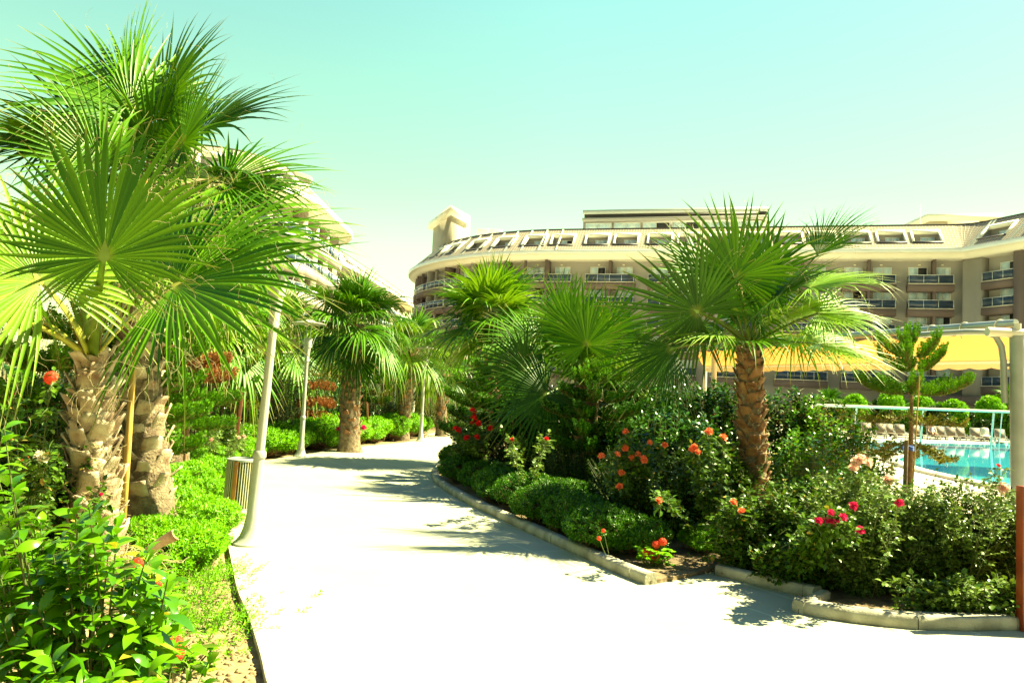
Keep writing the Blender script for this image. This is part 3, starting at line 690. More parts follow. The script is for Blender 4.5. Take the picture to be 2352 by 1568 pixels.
# ------------------------------------------------------------------ pool
deckp = [(3.5, 50.5), (-16, 60), (-16, 104), (70, 92), (60, 8.9), (9.9, 8.9), (5.9, 9.5), (5.1, 13), (4.8, 22)]
poly_slab('pool_deck', [Vector((*p, 0)) for p in deckp], -.004, -.08, [M['deck']])
near = [G(*p, .02) for p in ((2600, 1175), (2420, 1140), (2320, 1121), (2230, 1103), (2170, 1090), (2110, 1075), (2060, 1056), (2075, 1044), (2040, 1040), (1960, 1034), (1900, 1024))]
farp = [G(*p, .02) for p in ((1900, 1011), (2030, 1013), (2180, 1015), (2320, 1019), (2600, 1028))]
wp = smooth_pts([Vector(p) for p in near], 5)+[Vector(p) for p in farp]
poly_slab('pool_water', [Vector((p.x, p.y, 0)) for p in wp], .02, -.02, [M['water']])
b = MB()
def strip(pts, w0, w1, z0, z1):
    V = []; F = []; pts = [Vector(p) for p in pts]
    for i, p in enumerate(pts):
        t = (pts[min(i+1, len(pts)-1)]-pts[max(i-1, 0)]).normalized(); q = Vector((-t.y, t.x, 0))
        for o_, z in ((w0, z0), (w0, z1), (w1, z1), (w1, z0)): V.append(Vector((p.x, p.y, 0))+q*o_+Vector((0, 0, z)))
    for i in range(len(pts)-1):
        for j in range(4): F.append((i*4+j, i*4+(j+1) % 4, i*4+4+(j+1) % 4, i*4+4+j))
    b.add(V, F)
strip(smooth_pts([Vector(p) for p in near], 5), -.02, .45, .0, .06); strip(farp, -.02, .6, .0, .10)
tag(b.build('pool_coping', M['deck']), kind='structure')

# ------------------------------------------------------------------ hotel buildings
class Path:
    """plan polyline; outward is the right hand side of its direction"""
    def __init__(s, pts):
        s.p = [Vector((x, y)) for x, y in pts]; s.c = [0]
        for a, b in zip(s.p[:-1], s.p[1:]): s.c.append(s.c[-1]+(b-a).length)
        s.L = s.c[-1]; s.n = []
        sn = [Vector(((b-a).y, -(b-a).x)).normalized() for a, b in zip(s.p[:-1], s.p[1:])]
        for i in range(len(s.p)):
            a = sn[max(0, i-1)]; b = sn[min(len(sn)-1, i)]; m_ = (a+b).normalized(); s.n.append(m_/max(.5, m_.dot(a)))
    def at(s, q, off, z):
        q = max(0, min(s.L, q)); i = 0
        while i < len(s.p)-2 and q > s.c[i+1]: i += 1
        t = (q-s.c[i])/(s.c[i+1]-s.c[i]); p = s.p[i].lerp(s.p[i+1], t); n = s.n[i].lerp(s.n[i+1], t); return Vector((p.x+n.x*off, p.y+n.y*off, z))
    def stops(s, a, b, step=1.6):
        q = [a]+[x for x in s.c if a+.02 < x < b-.02]+[b]; return q
    def find(s, x, Z=3):  # arc position that is seen at picture column x (front side)
        best = None
        for k in range(int(s.L*10)):
            q = k/10; p = s.at(q, 0, Z); v = Vector((p.x, p.y, p.z-EYE)); px = 1176+FPX*v.dot(_r)/v.dot(_f)
            n = s.at(q, 1, Z)-p
            if n.dot(Vector((-p.x, -p.y, 0))) < 0: continue
            if best is None or abs(px-x) < best[0]: best = (abs(px-x), q)
        return best[1]
def bbox(b, P, s0, s1, o0, o1, z0, z1, mi=0):
    st = P.stops(s0, s1); V = []; F = []
    for q in st:
        for o_, z in ((o0, z0), (o0, z1), (o1, z1), (o1, z0)): V.append(P.at(q, o_, z))
    n = len(st)
    for i in range(n-1):
        for j in range(4): F.append((i*4+j, i*4+(j+1) % 4, i*4+4+(j+1) % 4, i*4+4+j))
    F += [(3, 2, 1, 0), ((n-1)*4, (n-1)*4+1, (n-1)*4+2, (n-1)*4+3)]; b.add(V, F, mi)
def sweep(b, P, s0, s1, prof, mi=0):
    st = P.stops(s0, s1); V = [P.at(q, o_, z) for q in st for o_, z in prof]; m_ = len(prof)
    b.add(V, [(i*m_+j, i*m_+m_+j, i*m_+m_+j+1, i*m_+j+1) for i in range(len(st)-1) for j in range(m_-1)], mi)
def roof_mesh(name, P, s0, s1, prof2, holes, parent):
    """tiled slope between (off,z) pairs with rectangular openings; carries UVs in metres"""
    (o0, z0), (o1, z1) = prof2; sl = math.hypot(o1-o0, z1-z0)
    ss = sorted(set([round(q, 3) for q in P.stops(s0, s1)]+[h for a in holes for h in (round(a[0], 3), round(a[1], 3))])); vs = sorted(set([0, 1]+[h for a in holes for h in a[2:4]]))
    V = [];  UV = []; F = []
    for q in ss:
        for v in vs: V.append(P.at(q, o0+(o1-o0)*v, z0+(z1-z0)*v)); UV.append((q, v*sl))
    m_ = len(vs)
    for i in range(len(ss)-1):
        for j in range(m_-1):
            qa = (ss[i]+ss[i+1])/2; va = (vs[j]+vs[j+1])/2
            if any(a[0] < qa < a[1] and a[2] < va < a[3] for a in holes): continue
            F.append((i*m_+j, i*m_+m_+j, i*m_+m_+j+1, i*m_+j+1))
    me = bpy.data.meshes.new(name); me.from_pydata([tuple(v) for v in V], [], F); me.materials.append(M['roof']); uv = me.uv_layers.new(name='UVMap')
    for l in me.loops: uv.data[l.index].uv = UV[l.vertex_index]
    return link(bpy.data.objects.new(name, me), parent)
def window(P, s, w, off, z0, h, parent, dark=False, split=True):
    b = MB(); t = .07
    bbox(b, P, s-w/2, s+w/2, off, off+.06, z0+h-t, z0+h); bbox(b, P, s-w/2, s-w/2+t, off, off+.06, z0, z0+h-t-.003); bbox(b, P, s+w/2-t, s+w/2, off, off+.06, z0, z0+h-t-.003); bbox(b, P, s-t/2, s+t/2, off, off+.05, z0, z0+h-t-.003)
    f = b.build('window', M['winframe'], parent)
    b = MB(); e = (s-w/2+t+.003); m0 = s-t/2-.003; m1 = s+t/2+.003; e2 = s+w/2-t-.003
    bbox(b, P, e, m0, off+.005, off+.025, z0, z0+h-t-.006, 0); bbox(b, P, m1, e2, off+.005, off+.025, z0, z0+h-t-.006, 1 if dark else 0)
    b.build('pane', [M['pane'], M['pane_dk']], f); return f
def balcony(P, s0, s1, f, o0, o1, parent, ends=(1, 1), full=True, band=.9, br='brown'):
    """f = floor height; slab with brown parapet band, then a child railing with child glass"""
    b = MB(); bbox(b, P, s0, s1, o0, o1, f-band, f)
    bbox(b, P, s0+.0, s1, o1+.003, o1+.05, f-.02, f+.05, 1)
    sl = b.build('balcony', [M[br], M['cream']], parent)
    b = MB(); bbox(b, P, s0+.05, s1-.05, o1-.10, o1-.04, f+1.02, f+1.09)
    n = max(2, round((s1-s0)/1.5)); 
    for i in range(n+1):
        q = s0+.08+(s1-s0-.16)*i/n; bbox(b, P, q-.025, q+.025, o1-.10, o1-.04, f+.052, f+1.017)
    for i, q in enumerate((s0+.06, s1-.06)):
        if ends[i]:
            bbox(b, P, q-.03, q+.03, o0+.1, o1-.12, f+1.02, f+1.09)
    r = b.build('railing', M['railm'], sl)
    b = MB(); bbox(b, P, s0+.12, s1-.12, o1-.08, o1-.06, f+.12, f+1.015)
    for i, q in enumerate((s0+.06, s1-.06)):
        if ends[i]: bbox(b, P, q-.01, q+.01, o0+.1, o1-.15, f+.12, f+1.01)
    b.build('glass', M['glassr'], r); return sl
def dormer(P, s, w, prof2, v0, v1, parent, dark=False):
    (o0, z0), (o1, z1) = prof2; E = lambda v, up=0: (o0+(o1-o0)*v, z0+(z1-z0)*v+up)
    b = MB(); a, c = s-w/2, s+w/2; up = .22
    def bar(q0, q1, va, vb):
        st = [q0, q1]; V = []
        for q in st:
            for v, u_ in ((va, -.25), (va, up), (vb, up), (vb, -.25)):
                o_, z = E(v, u_); V.append(P.at(q, o_+.03, z))
        b.add(V, [(0, 1, 2, 3), (7, 6, 5, 4), (0, 4, 5, 1), (1, 5, 6, 2), (2, 6, 7, 3), (3, 7, 4, 0)])
    dv = .055; bar(a-.22, a, v0-.0, v1); bar(c, c+.22, v0-.0, v1); bar(a-.22, c+.22, v1+.001, v1+dv)
    bar_lo = (v0-.05, v0)
    # recess: cheeks, floor, ceiling, back wall
    ob = E(v1)[0]-.3; zf = E(v0)[1]-.05; zt = E(v1)[1]; of = E(v0)[0]
    V = [P.at(q, o_, z) for q in (a, c) for o_, z in ((of, zf), (ob, zf), (ob, zt), (E(v1)[0], zt))]
    b.add(V, [(0, 1, 2, 3), (4, 7, 6, 5), (0, 4, 5, 1), (3, 2, 6, 7)], 1); b.add(V, [(1, 5, 6, 2)], 1)
    V = []
    for q in (a-.2, c+.2):
        for v, u_ in ((bar_lo[0], .0), (bar_lo[0], .10), (bar_lo[1], .10), (bar_lo[1], 0)):
            o_, z = E(v, u_); V.append(P.at(q, o_+.05, z))
    b.add(V, [(0, 1, 2, 3), (7, 6, 5, 4), (0, 4, 5, 1), (1, 5, 6, 2), (2, 6, 7, 3), (3, 7, 4, 0)], 2)
    d = b.build('dormer', [M['cream'], M['wall'], M['dark']], parent)
    window(P, s+w*.12, w*.55, ob+.02, zf+.05, (zt-zf)*.62, d, dark); return d
def arc(cx, cy, r, a0, a1, n): return [(cx+r*math.cos(R(a0+(a1-a0)*i/n)), cy+r*math.sin(R(a0+(a1-a0)*i/n))) for i in range(n+1)]
FLOORS = [2.4+3*k for k in range(6)]      # top balcony floor is 17.4
EAVE = [(1.3, 20.35), (2.0, 20.45), (2.05, 20.75), (2.9, 20.95), (2.95, 21.45), (2.7, 21.5)]
ROOFP = ((2.75, 21.42), (-1.3, 25.1))

hotel = empty('hotel_building', (20, 100, 0), 'long taupe hotel with tiled roof, brown balconies and round left end, behind the pool', 'building')
hotel.location = (0, 0, 0)
T0 = Vector((6.0, 106.0)); T1 = Vector((52.4, 93.0)); dB = (T1-T0).normalized(); nin = Vector((-dB.y, dB.x)); RD = 29
cc = T0+nin*RD; aB = math.degrees(math.atan2(-nin.y, -nin.x)) % 360
drum = arc(cc.x, cc.y, RD, 135, aB, 26)
dC = Vector((3.1, -8.2)).normalized(); Pc = []
for i in range(6):
    t = i/5; u = (dB*(1-t)+dC*t).normalized(); Pc.append(u)
pts = drum+[tuple(T1)]; q = Vector(T1)
for u in Pc: q = q+u*.55; pts.append(tuple(q))
q2 = q+dC*17; pts.append(tuple(q2))
HP = Path(pts); sT0 = HP.c[len(drum)-1]; sT1 = HP.c[len(drum)]; sC = HP.c[-2]
# walls and soffit
b = MB(); sweep(b, HP, 0, HP.L, [(0, -.5), (0, 20.5)]); sweep(b, HP, 0, HP.L, [(0, 20.36), (1.3, 20.35)], 1)
V = [HP.at(q_, -14, z) for q_ in HP.stops(0, HP.L) for z in (-.5, 25)]; n_ = len(V)//2
b.add(V, [(i*2, i*2+1, i*2+3, i*2+2) for i in range(n_-1)]); b.build('wall', [M['wall'], M['cream']], hotel)
b = MB(); sweep(b, HP, 0, HP.L, EAVE[:4]); sweep(b, HP, 0, HP.L, EAVE[3:], 1); b.build('eave', [M['cream'], M['fascia']], hotel)
# dormers by picture column
dcols = [1019, 1052, 1107, 1165, 1234, 1296, 1374, 1440, 1517, 1581, 1660, 1735, 1812, 1886, 1957, 2030, 2110, 2172]
holes = []; dl = []
for x in dcols:
    s_ = HP.find(x, 23); hw = 1.45 if s_ > sT0-12 else 1.5
    if dl and s_-dl[-1][0] < 3.9: s_ = dl[-1][0]+3.9
    if s_+hw > sT1-.6: continue
    dl.append((s_, hw*2)); holes.append((s_-hw, s_+hw, .26, .66))
for s_ in (sC+2.5, sC+8.5): dl.append((s_, 3.2)); holes.append((s_-1.6, s_+1.6, .26, .66))
roof_mesh('roof', HP, 0, HP.L, ROOFP, holes, hotel)
for i, (s_, w_) in enumerate(dl): dormer(HP, s_, w_, ROOFP, .26, .66, hotel, i % 4 == 1)
b = MB(); bbox(b, HP, 0, HP.L, -1.42, -1.2, 24.98, 25.17, 0); b.build('ridge_cap', M['dark'], hotel)
b = MB(); sweep(b, HP, 0, HP.L, [(-1.42, 25.0), (-14, 25.0)]); b.build('flat_roof', M['cream'], hotel)
# pale hip ribs where the roof turns
for s_ in [HP.c[i] for i in range(2, len(drum), 1)]+[sC+.3, sC+5.5, sC+11.5, sC+3.8-3]:
    b = MB(); V = [HP.at(s_+ds, o_, z+.1) for ds in (-.13, .13) for o_, z in ROOFP]+[HP.at(s_+ds, o_, z-.1) for ds in (-.13, .13) for o_, z in ROOFP]
    b.add(V, [(0, 1, 3, 2), (0, 4, 5, 1), (2, 3, 7, 6), (0, 2, 6, 4)]); b.build('roof_rib', M['cream'], hotel)
# flat part: paired balconies
c0 = [1209, 1346, 1490, 1636, 1783, 1932, 2081]; c1 = [1316, 1460, 1606, 1753, 1903, 2054, 2188]
for i, (xa, xb) in enumerate(zip(c0, c1)):
    sa, sb = HP.find(xa, 17), HP.find(xb, 17); sb = min(sb, sT1-.1); mid = (sa+sb)/2 if i < 6 else sa+(sb-sa)*.58
    for k in range(1, 6):
        f = FLOORS[k]
        balcony(HP, sa, sb, f, .003, 1.35, hotel, ends=(1, 1 if i < 6 else 0))
        for j, wx in enumerate(((sa+mid)/2-.15, (mid+sb)/2+.15)): window(HP, wx, 2.1 if i < 6 or j == 0 else 1.6, .01, f+.05, 2.15, hotel, dark=(i*7+k*3+j) % 5 == 2)
    b = MB(); bbox(b, HP, mid-.16, mid+.16, .004, 1.28, FLOORS[1]-.9, 20.3); b.build('partition', M['brown'], hotel)
    for k in range(3, 6):
        for wx in ((sa+mid)/2, (mid+sb)/2): b = MB(); bbox(b, HP, wx-.14, wx+.14, .01, .16, FLOORS[k]+2.42, FLOORS[k]+2.54); b.build('wall_light', M['cream'], hotel)
# drum: continuous balconies with partitions
nb_ = 10; sd0 = 3.; sd1 = sT0-1.5; stp = (sd1-sd0)/nb_
for i in range(nb_):
    sa = sd0+stp*i; sb = sa+stp
    b = MB(); bbox(b, HP, sa-.16, sa+.16, .004, 1.75, FLOORS[1]-.9, 20.3); bbox(b, HP, sa+stp*.5-.12, sa+stp*.5+.12, 1.3, 1.7, FLOORS[1], 20.3); b.build('partition', M['brown' if i % 2 else 'wall'], hotel)
    for k in range(1, 6):
        balcony(HP, sa+.002, sb-.002, FLOORS[k], .003, 1.9, hotel, ends=(0, 0)); window(HP, sa+stp*.6, 2.0, .01, FLOORS[k]+.05, 2.15, hotel, dark=(i+k) % 3 == 0)
b = MB(); bbox(b, HP, sd1-.0, sd1+.3, .004, 1.9, FLOORS[1]-.9, 20.3); b.build('partition', M['brown'], hotel)
# right wing
wing = [(sC+.9, sC+4.9), (sC+6.1, sC+11.2), (sC+12, sC+16.5)]
b = MB()
for a_ in (sC+.05, ): bbox(b, HP, sC-2.2, sC+.85, .004, 1.2, -.5, 20.3, 1)
for (a_, e_) in wing[:-1]: bbox(b, HP, e_+.05, e_+1.15 if e_ < sC+6 else e_+.75, .004, 1.55, -.5, 20.3)
b.build('pillar', [M['brown'], M['wall']], hotel)
for (a_, e_) in wing:
    for k in range(1, 6):
        balcony(HP, a_, e_, FLOORS[k], .003, 1.35, hotel, ends=(0, 0)); window(HP, a_+(e_-a_)*.62, 2.2, .01, FLOORS[k]+.05, 2.15, hotel, dark=a_ < sC+2 and k % 2 == 1)
# low terrace wall in front
b = MB(); s0_ = HP.find(2030, 3.5); bbox(b, HP, s0_, sC+10, .003, 2.6, 3.1, 4.2, 0); bbox(b, HP, s0_+.3, sC+10, .003, 2.3, -.5, 3.095, 1); b.build('terrace', [M['brown'], M['wall_l']], hotel)
# stair tower above the drum
def px_at(x, y, Y): return at(x, y, Y)
a_ = at(988, 600, 128); c_ = at(1058, 600, 124); m_ = at(1030, 600, 119)
b = MB(); pl = [(a_.x, 130), (m_.x, 119.5), (c_.x+.6, 125), (c_.x, 136)]
def prism(b, pl, z0, z1, mi=0, sc=1.0):
    cx = sum(p[0] for p in pl)/len(pl); cy = sum(p[1] for p in pl)/len(pl); n = len(pl); V = [(cx+(p[0]-cx)*sc, cy+(p[1]-cy)*sc, z) for z in (z0, z1) for p in pl]
    b.add(V, [tuple(range(n))[::-1], tuple(range(n, 2*n))]+[(i, (i+1) % n, (i+1) % n+n, i+n) for i in range(n)], mi)
tz = at(1030, 494, 119.5).z
prism(b, pl, 18, tz); prism(b, pl, tz+.003, tz+1.1, 1, 1.24); b.build('stair_tower', [M['wall_l'], M['cream']], hotel)
# penthouse on the roof
PH = Path([(T0.x+nin.x*8+dB.x*s_, T0.y+nin.y*8+dB.y*s_) for s_ in (1.5, 27.5)])
b = MB(); zt = at(1500, 484, PH.at(10, 0, 0).y).z; bbox(b, PH, 0, 25.4, -8, 0, 24.9, zt-1.5, 0); bbox(b, PH, -0, 25.7, -8.4, .9, zt-1.5, zt-1.1, 0); bbox(b, PH, .2, 25.6, -8.3, .3, zt-1.097, zt-.45, 1); bbox(b, PH, 0, 25.8, -8.5, .5, zt-.447, zt+.15, 2)
ph = b.build('penthouse', [M['wall'], M['dark'], M['fascia_g']], hotel)
for i in range(6): window(PH, 2.3+i*4.15, 3.8, .01, 25.2, zt-1.5-25.4, ph, dark=i in (2, 3))
# right stair head and roof boxes
e0 = at(2135, 520, 112); b = MB(); zt2 = at(2200, 497, 112).z
prism(b, [(e0.x, 112), (e0.x+8.2, 110), (e0.x+8.2, 118), (e0.x, 120)], 24, zt2-.9, 0); prism(b, [(e0.x, 112), (e0.x+8.2, 110), (e0.x+8.2, 118), (e0.x, 120)], zt2-.897, zt2, 1, 1.16); b.build('stair_head', [M['wall_l'], M['cream']], hotel)
for x, w_ in ((1263, 1.2), (1302, 1.1), (1112, 2.0), (1140, 2.0)):
    p = at(x, 515, 118); MB().box((p.x, 118, 25.9), (w_, 1.2, 1.9)).build('roof_unit', M['fascia'], hotel, bevel=.03)
p = at(2114, 500, 108); MB().tube([(p.x, 108, 24.9), (p.x, 108, at(2114, 468, 108).z)], .04, 5).build('antenna', M['fascia'], hotel)

# left hotel block, seen obliquely and facing right into the sun
def simple_block(name, pts, label, floors, bay, s0, s1, rr_, roofdormers=(), back=-10):
    h = empty(name, (0, 0, 0), label, 'building'); P = Path(pts)
    b = MB(); sweep(b, P, 0, P.L, [(0, -.5), (0, 20.5)]); sweep(b, P, 0, P.L, [(0, 20.36), (1.3, 20.35)], 1)
    V = [P.at(q_, back, z) for q_ in P.stops(0, P.L) for z in (-.5, 25)]; n_ = len(V)//2; b.add(V, [(i*2, i*2+1, i*2+3, i*2+2) for i in range(n_-1)]); b.build('wall', [M['wall_l'], M['cream']], h)
    b = MB(); sweep(b, P, 0, P.L, EAVE[:4]); sweep(b, P, 0, P.L, EAVE[3:], 1); b.build('eave', [M['cream'], M['fascia']], h)
    holes = [(s_-1.5, s_+1.5, .26, .66) for s_ in roofdormers]; roof_mesh('roof', P, 0, P.L, ROOFP, holes, h)
    for i, s_ in enumerate(roofdormers): dormer(P, s_, 3, ROOFP, .26, .66, h, i % 3 == 0)
    b = MB(); bbox(b, P, 0, P.L, -1.42, -1.2, 24.98, 25.17); b.build('ridge_cap', M['dark'], h)
    b = MB(); sweep(b, P, 0, P.L, [(-1.42, 25), (back, 25)]); b.build('flat_roof', M['cream'], h)
    b = MB(); s_ = s0; k_ = 0
    while s_+bay <= s1:
        for k in floors:
            balcony(P, s_+.002, s_+bay-.002, FLOORS[k], .003, 1.7, h, ends=(0, 0), br='wall_l'); window(P, s_+bay*.55, 2.0, .01, FLOORS[k]+.05, 2.15, h, dark=(k+k_) % 2 == 0)
        bp = MB(); bbox(bp, P, s_-.14, s_+.14, .004, 1.6, FLOORS[1]-.9, 20.3); bp.build('partition', M['wall_l'], h); s_ += bay; k_ += 1
    return h, P
cxl, cyl, rl = -32.7, 97.0, 9.0
d1 = [(-37, 82)]+[(-32.7+9*math.cos(R(a)), 84+9*math.sin(R(a))) for a in range(-100, -9, 15)]+[(cxl+rl*math.cos(R(a)), cyl+rl*math.sin(R(a))) for a in range(0, 181, 15)]
lb, LP1 = simple_block('hotel_building', d1, 'sunlit cream hotel block with round end rising behind the tall palms on the left', (1, 2, 3, 4, 5), 4.6, 3, 52, 0, roofdormers=(12, 18, 26, 32))
b = MB(); b.lathe((-27.2, 93, 24.9), [(1.8, 0), (1.8, 1.5), (2.2, 1.55), (2.2, 1.95), (1.5, 2.2), (.4, 2.3)], 28); b.build('roof_turret', M['wall_l'], lb, smooth=True)
lb2, LP2 = simple_block('hotel_building', [(-31.0, 112), (-28.8, 130), (-26.6, 160), (-25.2, 185)], 'far cream hotel wing running back between the round ended block and taupe hotel', (3, 4, 5), 6, 2, 78, 0, roofdormers=range(4, 80, 6))
for h_ in (hotel, lb, lb2): pass
# dark pavilion with white posts behind the left palms
pv = empty('pavilion', (0, 0, 0), 'dark brick pavilion with slim white posts, half hidden behind the palms left of the path', 'building')
b = MB(); b.box((-9.5, 39.5, 1.6), (13.5, .3, 3.4)); b.build('wall', M['brick'], pv)
b = MB(); b.box((-9.5, 37, 3.55), (14.5, 6.2, .3)); b.build('roof', M['wall_l'], pv, bevel=.02)
for x in (690, 752, 815, 871, 906, 951):
    p = at(x, 850, 34.2); MB().lathe((p.x, 34.2, -.1), [(.17, 0), (.17, .25), (.12, .3), (.12, 3.2), (.17, 3.28), (.17, 3.49)], 12).build('post', M['white_paint'], pv)

# ------------------------------------------------------------------ street lamps, bin, awning, rail, board
def lamp(base, lean, label, H=3.17):
    o = empty('street_lamp', base, label, 'lamp', 'white garden lamps along the left side of the path'); o.rotation_euler = (0, lean, 0)
    b = MB(); b.lathe((0, 0, 0), [(.17, 0), (.17, .016), (.15, .03), (.112, .08), (.085, .16), (.069, .27), (.061, .38), (.058, .39), (.056, H*.275)], 28); b.lathe((0, 0, 0), [(.066, H*.275), (.068, H*.28), (.066, H*.292), (.054, H*.297)], 28)
    b.lathe((0, 0, 0), [(.046, H*.297), (.041, H*.70)], 24); b.build('pole', M['lamp_paint'], o, smooth=True)
    b = MB(); b.lathe((0, 0, 0), [(.052, H*.695), (.053, H*.71), (.050, H*.712), (.072, H*.80), (.082, H*.80), (.084, H*.82), (.10, H*.865), (.09, H*.87), (.03, H*.87)], 24); b.build('lamp_holder', M['lamp_paint'], o, smooth=True)
    for k in range(4):
        b = MB(); a = k*math.pi/2+.5; b.tube([(.086*math.cos(a), .086*math.sin(a), H*.80), (.27*math.cos(a), .27*math.sin(a), H*.978)], .006, 6); b.build('strut', M['railm'], o)
    b = MB(); b.lathe((0, 0, 0), [(.02, H*.965), (.36, H*.972), (.40, H*.976), (.40, H*.979), (.30, H*.986), (.15, H*.99), (.13, H*.997), (.07, H*1.006), (.01, H*1.009)], 36); b.build('lamp_shade', M['lamp_paint'], o, smooth=True)
    return o
lamp(G(574, 1249), R(2.2), 'tall white lamp pole beside the slatted bin, its top hidden in palm fronds')
lamp(G(690, 1048), R(0), 'white garden lamp with flat disc shade, standing at the low hedge behind the slatted bin')
lamp(G(966, 1013), R(0), 'smallest white garden lamp, standing where the path bends out of sight')
# bin
bp = G(547, 1186); bo = empty('litter_bin', bp, 'round slatted metal and wood bin on a short stem beside the nearest lamp pole', 'bin')
bo.rotation_euler = (0, R(1.5), 0); bo.scale = (.93, .93, .93)
b = MB(); b.lathe((0, 0, 0), [(.13, 0), (.13, .012), (.028, .014), (.024, .12), (.03, .125)], 24); b.build('stand', M['metal'], bo, smooth=True)
b = MB(); b.lathe((0, 0, 0), [(.17, .125), (.175, .13), (.175, .70), (.165, .70), (.16, .14), (.02, .14)], 28); b.build('liner', mat('bin_liner_grey', (.10, .13, .12), .5, .4), bo, smooth=True)
b = MB(); b.lathe((0, 0, 0), [(.205, .725), (.212, .73), (.212, .75), (.15, .765), (.145, .75), (.145, .725)], 32); b.build('rim', M['metal'], bo, smooth=True); b = MB(); b.lathe((0, 0, 0), [(.182, .11), (.205, .11), (.205, .13), (.182, .13)], 32); b.build('base_ring', M['metal'], bo, smooth=True)
binm = mat('bin_slat_metal', (.56, .52, .38), .35, .2)
for k in range(40):
    a = k*2*math.pi/40
    if k % 10 in (0, 9): continue
    b = MB(); b.tube([(.2*math.cos(a), .2*math.sin(a), .115), (.2*math.cos(a), .2*math.sin(a), .735)], .0075, 6); b.build('metal_slat', binm, bo, smooth=True)
for k in range(4):
    a = k*math.pi/2-.157+R(3); b = MB(); b.box((.205*math.cos(a), .205*math.sin(a), .425), (.016, .056, .62), a); w_ = b.build('wood_slat', M['binwood'], bo, bevel=.003)
    for z in (.16, .69): MB().lathe((0, 0, 0), [(.008, -.003), (.008, .003), (.004, .006)], 8)
    for z in (.155, .70):
        b = MB(); c_ = Vector((.2145*math.cos(a), .2145*math.sin(a), z)); b.tube([c_, c_+Vector((.006*math.cos(a), .006*math.sin(a), 0))], .008, 8); b.build('bolt', M['metal'], w_)

# shade awning over the far terrace
aw = empty('shade_awning', (0, 0, 0), 'yellow fabric awning laced to grey steel pipes with a thick post at right', 'awning')
A_ = at(2334, 742, 10.6); B_ = at(1700, 789, 16.6); B2 = at(1590, 801, 18.3); C_ = at(2330, 826, 16.0); D_ = at(1620, 840, 24.5)
b = MB(); b.tube([A_, B_], .055, 14); b.build('front_pipe', M['metal'], aw, smooth=True)
b = MB(); b.tube([A_+(B_-A_)*1.012, B2], .06, 14); b.build('end_pipe', M['white_paint'], aw, smooth=True)
pt = at(2336, 775, 10.6); pb = Vector((pt.x+.03, 10.6, 0)); b = MB(); b.tube([pb, (pt.x, pt.y, pt.z)], .092, 24); b.tube([pb+Vector((0, 0, 0)), pb+Vector((0, 0, .02))], .2, 20); b.tube([Vector(pt), Vector(pt)+Vector((0, 0, .012))], .10, 24); b.build('post', M['metal'], aw, smooth=True)
b = MB(); q = Vector(pt)+Vector((0, 0, .06)); b.tube([q+Vector((-.42, -.02, 0)), q+Vector((-.40, -.02, 0)), q+Vector((.4, .02, -.0))], .062, 16); b.tube([q+Vector((0, 0, -.06)), q+Vector((0, 0, .13))], .05, 12); b.build('cross_pipe', M['white_paint'], aw, smooth=True)
fpts = [at(2070, 772, 11.2), at(2150, 766, 11.0), at(2220, 762, 10.85), at(2262, 762, 10.75), at(2287, 772, 10.7), at(2300, 795, 10.68), at(2305, 830, 10.66), at(2306, 880, 10.66), at(2308, 925, 10.66)]
b = MB(); b.tube(fpts, .042, 12); b.build('bent_pipe', M['metal'], aw, smooth=True)
b = MB()
for y in (838,): q = at(2308, y, 10.66); b.tube([q, q+Vector((.15, 0, 0))], .025, 8)
b.build('bracket', M['metal'], aw)
# fabric sheet with a scalloped rim and slight sag
nu, nv = 60, 14; V = []; F = []; a0, a1 = at(2326, 757, 10.6), at(1600, 806, 18.2)
for i in range(nu+1):
    for j in range(nv+1):
        u, v = i/nu, j/nv; p = a0.lerp(a1, u).lerp(C_.lerp(D_, u), v); sc = abs(math.sin(u*math.pi*16)); z = -.10*math.sin(v*math.pi)-.05*(1-sc)*(1 if j in (0,) else 0)+.012*math.sin(u*math.pi*32)*(1-v)
        V.append(p+Vector((0, 0, z)))
for i in range(nu):
    for j in range(nv): e = i*(nv+1)+j; F.append((e, e+1, e+nv+2, e+nv+1))
MB().add(V, F).build('fabric', M['fabric'], aw, smooth=True)
b = MB(); vv = []
for i in range(nu*2+1):
    u = i/(nu*2); p = C_.lerp(D_, u); vv += [p, p+Vector((0, 0, -.16-.04*abs(math.sin(u*math.pi*20))))]
b.add(vv, [(i*2, i*2+1, i*2+3, i*2+2) for i in range(nu*2)]); b.build('valance', M['towel'], aw)
for k in range(11):      # lacing loops
    b = MB(); t = .03+.09*k; p = A_.lerp(B_, t); d_ = (B_-A_).normalized(); u_ = Vector((0, 0, 1)); o_ = d_.cross(u_); lp = []
    for j in range(9): an = j/8*math.pi*1.5-.6; lp.append(p+(u_*math.sin(an)+o_*math.cos(an))*.066+d_*(.10*(j/8)))
    lp.append(p+Vector((0, 0, -.16))+d_*.10); b.tube(lp, .008, 5); b.build('lacing_loop', M['white_paint'], aw)
b = MB(); b.tube([at(1640, 815, 18.1), at(1640, 860, 18.1), Vector((at(1640, 860, 18.1).x, 18.1, 0))], .06, 12); b.build('post', M['white_paint'], aw, smooth=True)
b = MB(); b.tube([C_+Vector((0, 0, -.02)), D_+Vector((0, 0, -.02))], .05, 10); b.build('rear_pipe', M['white_paint'], aw, smooth=True)
for q in (D_, C_): MB().tube([Vector((q.x, q.y, 0)), q], .06, 10).build('post', M['white_paint'], aw, smooth=True)

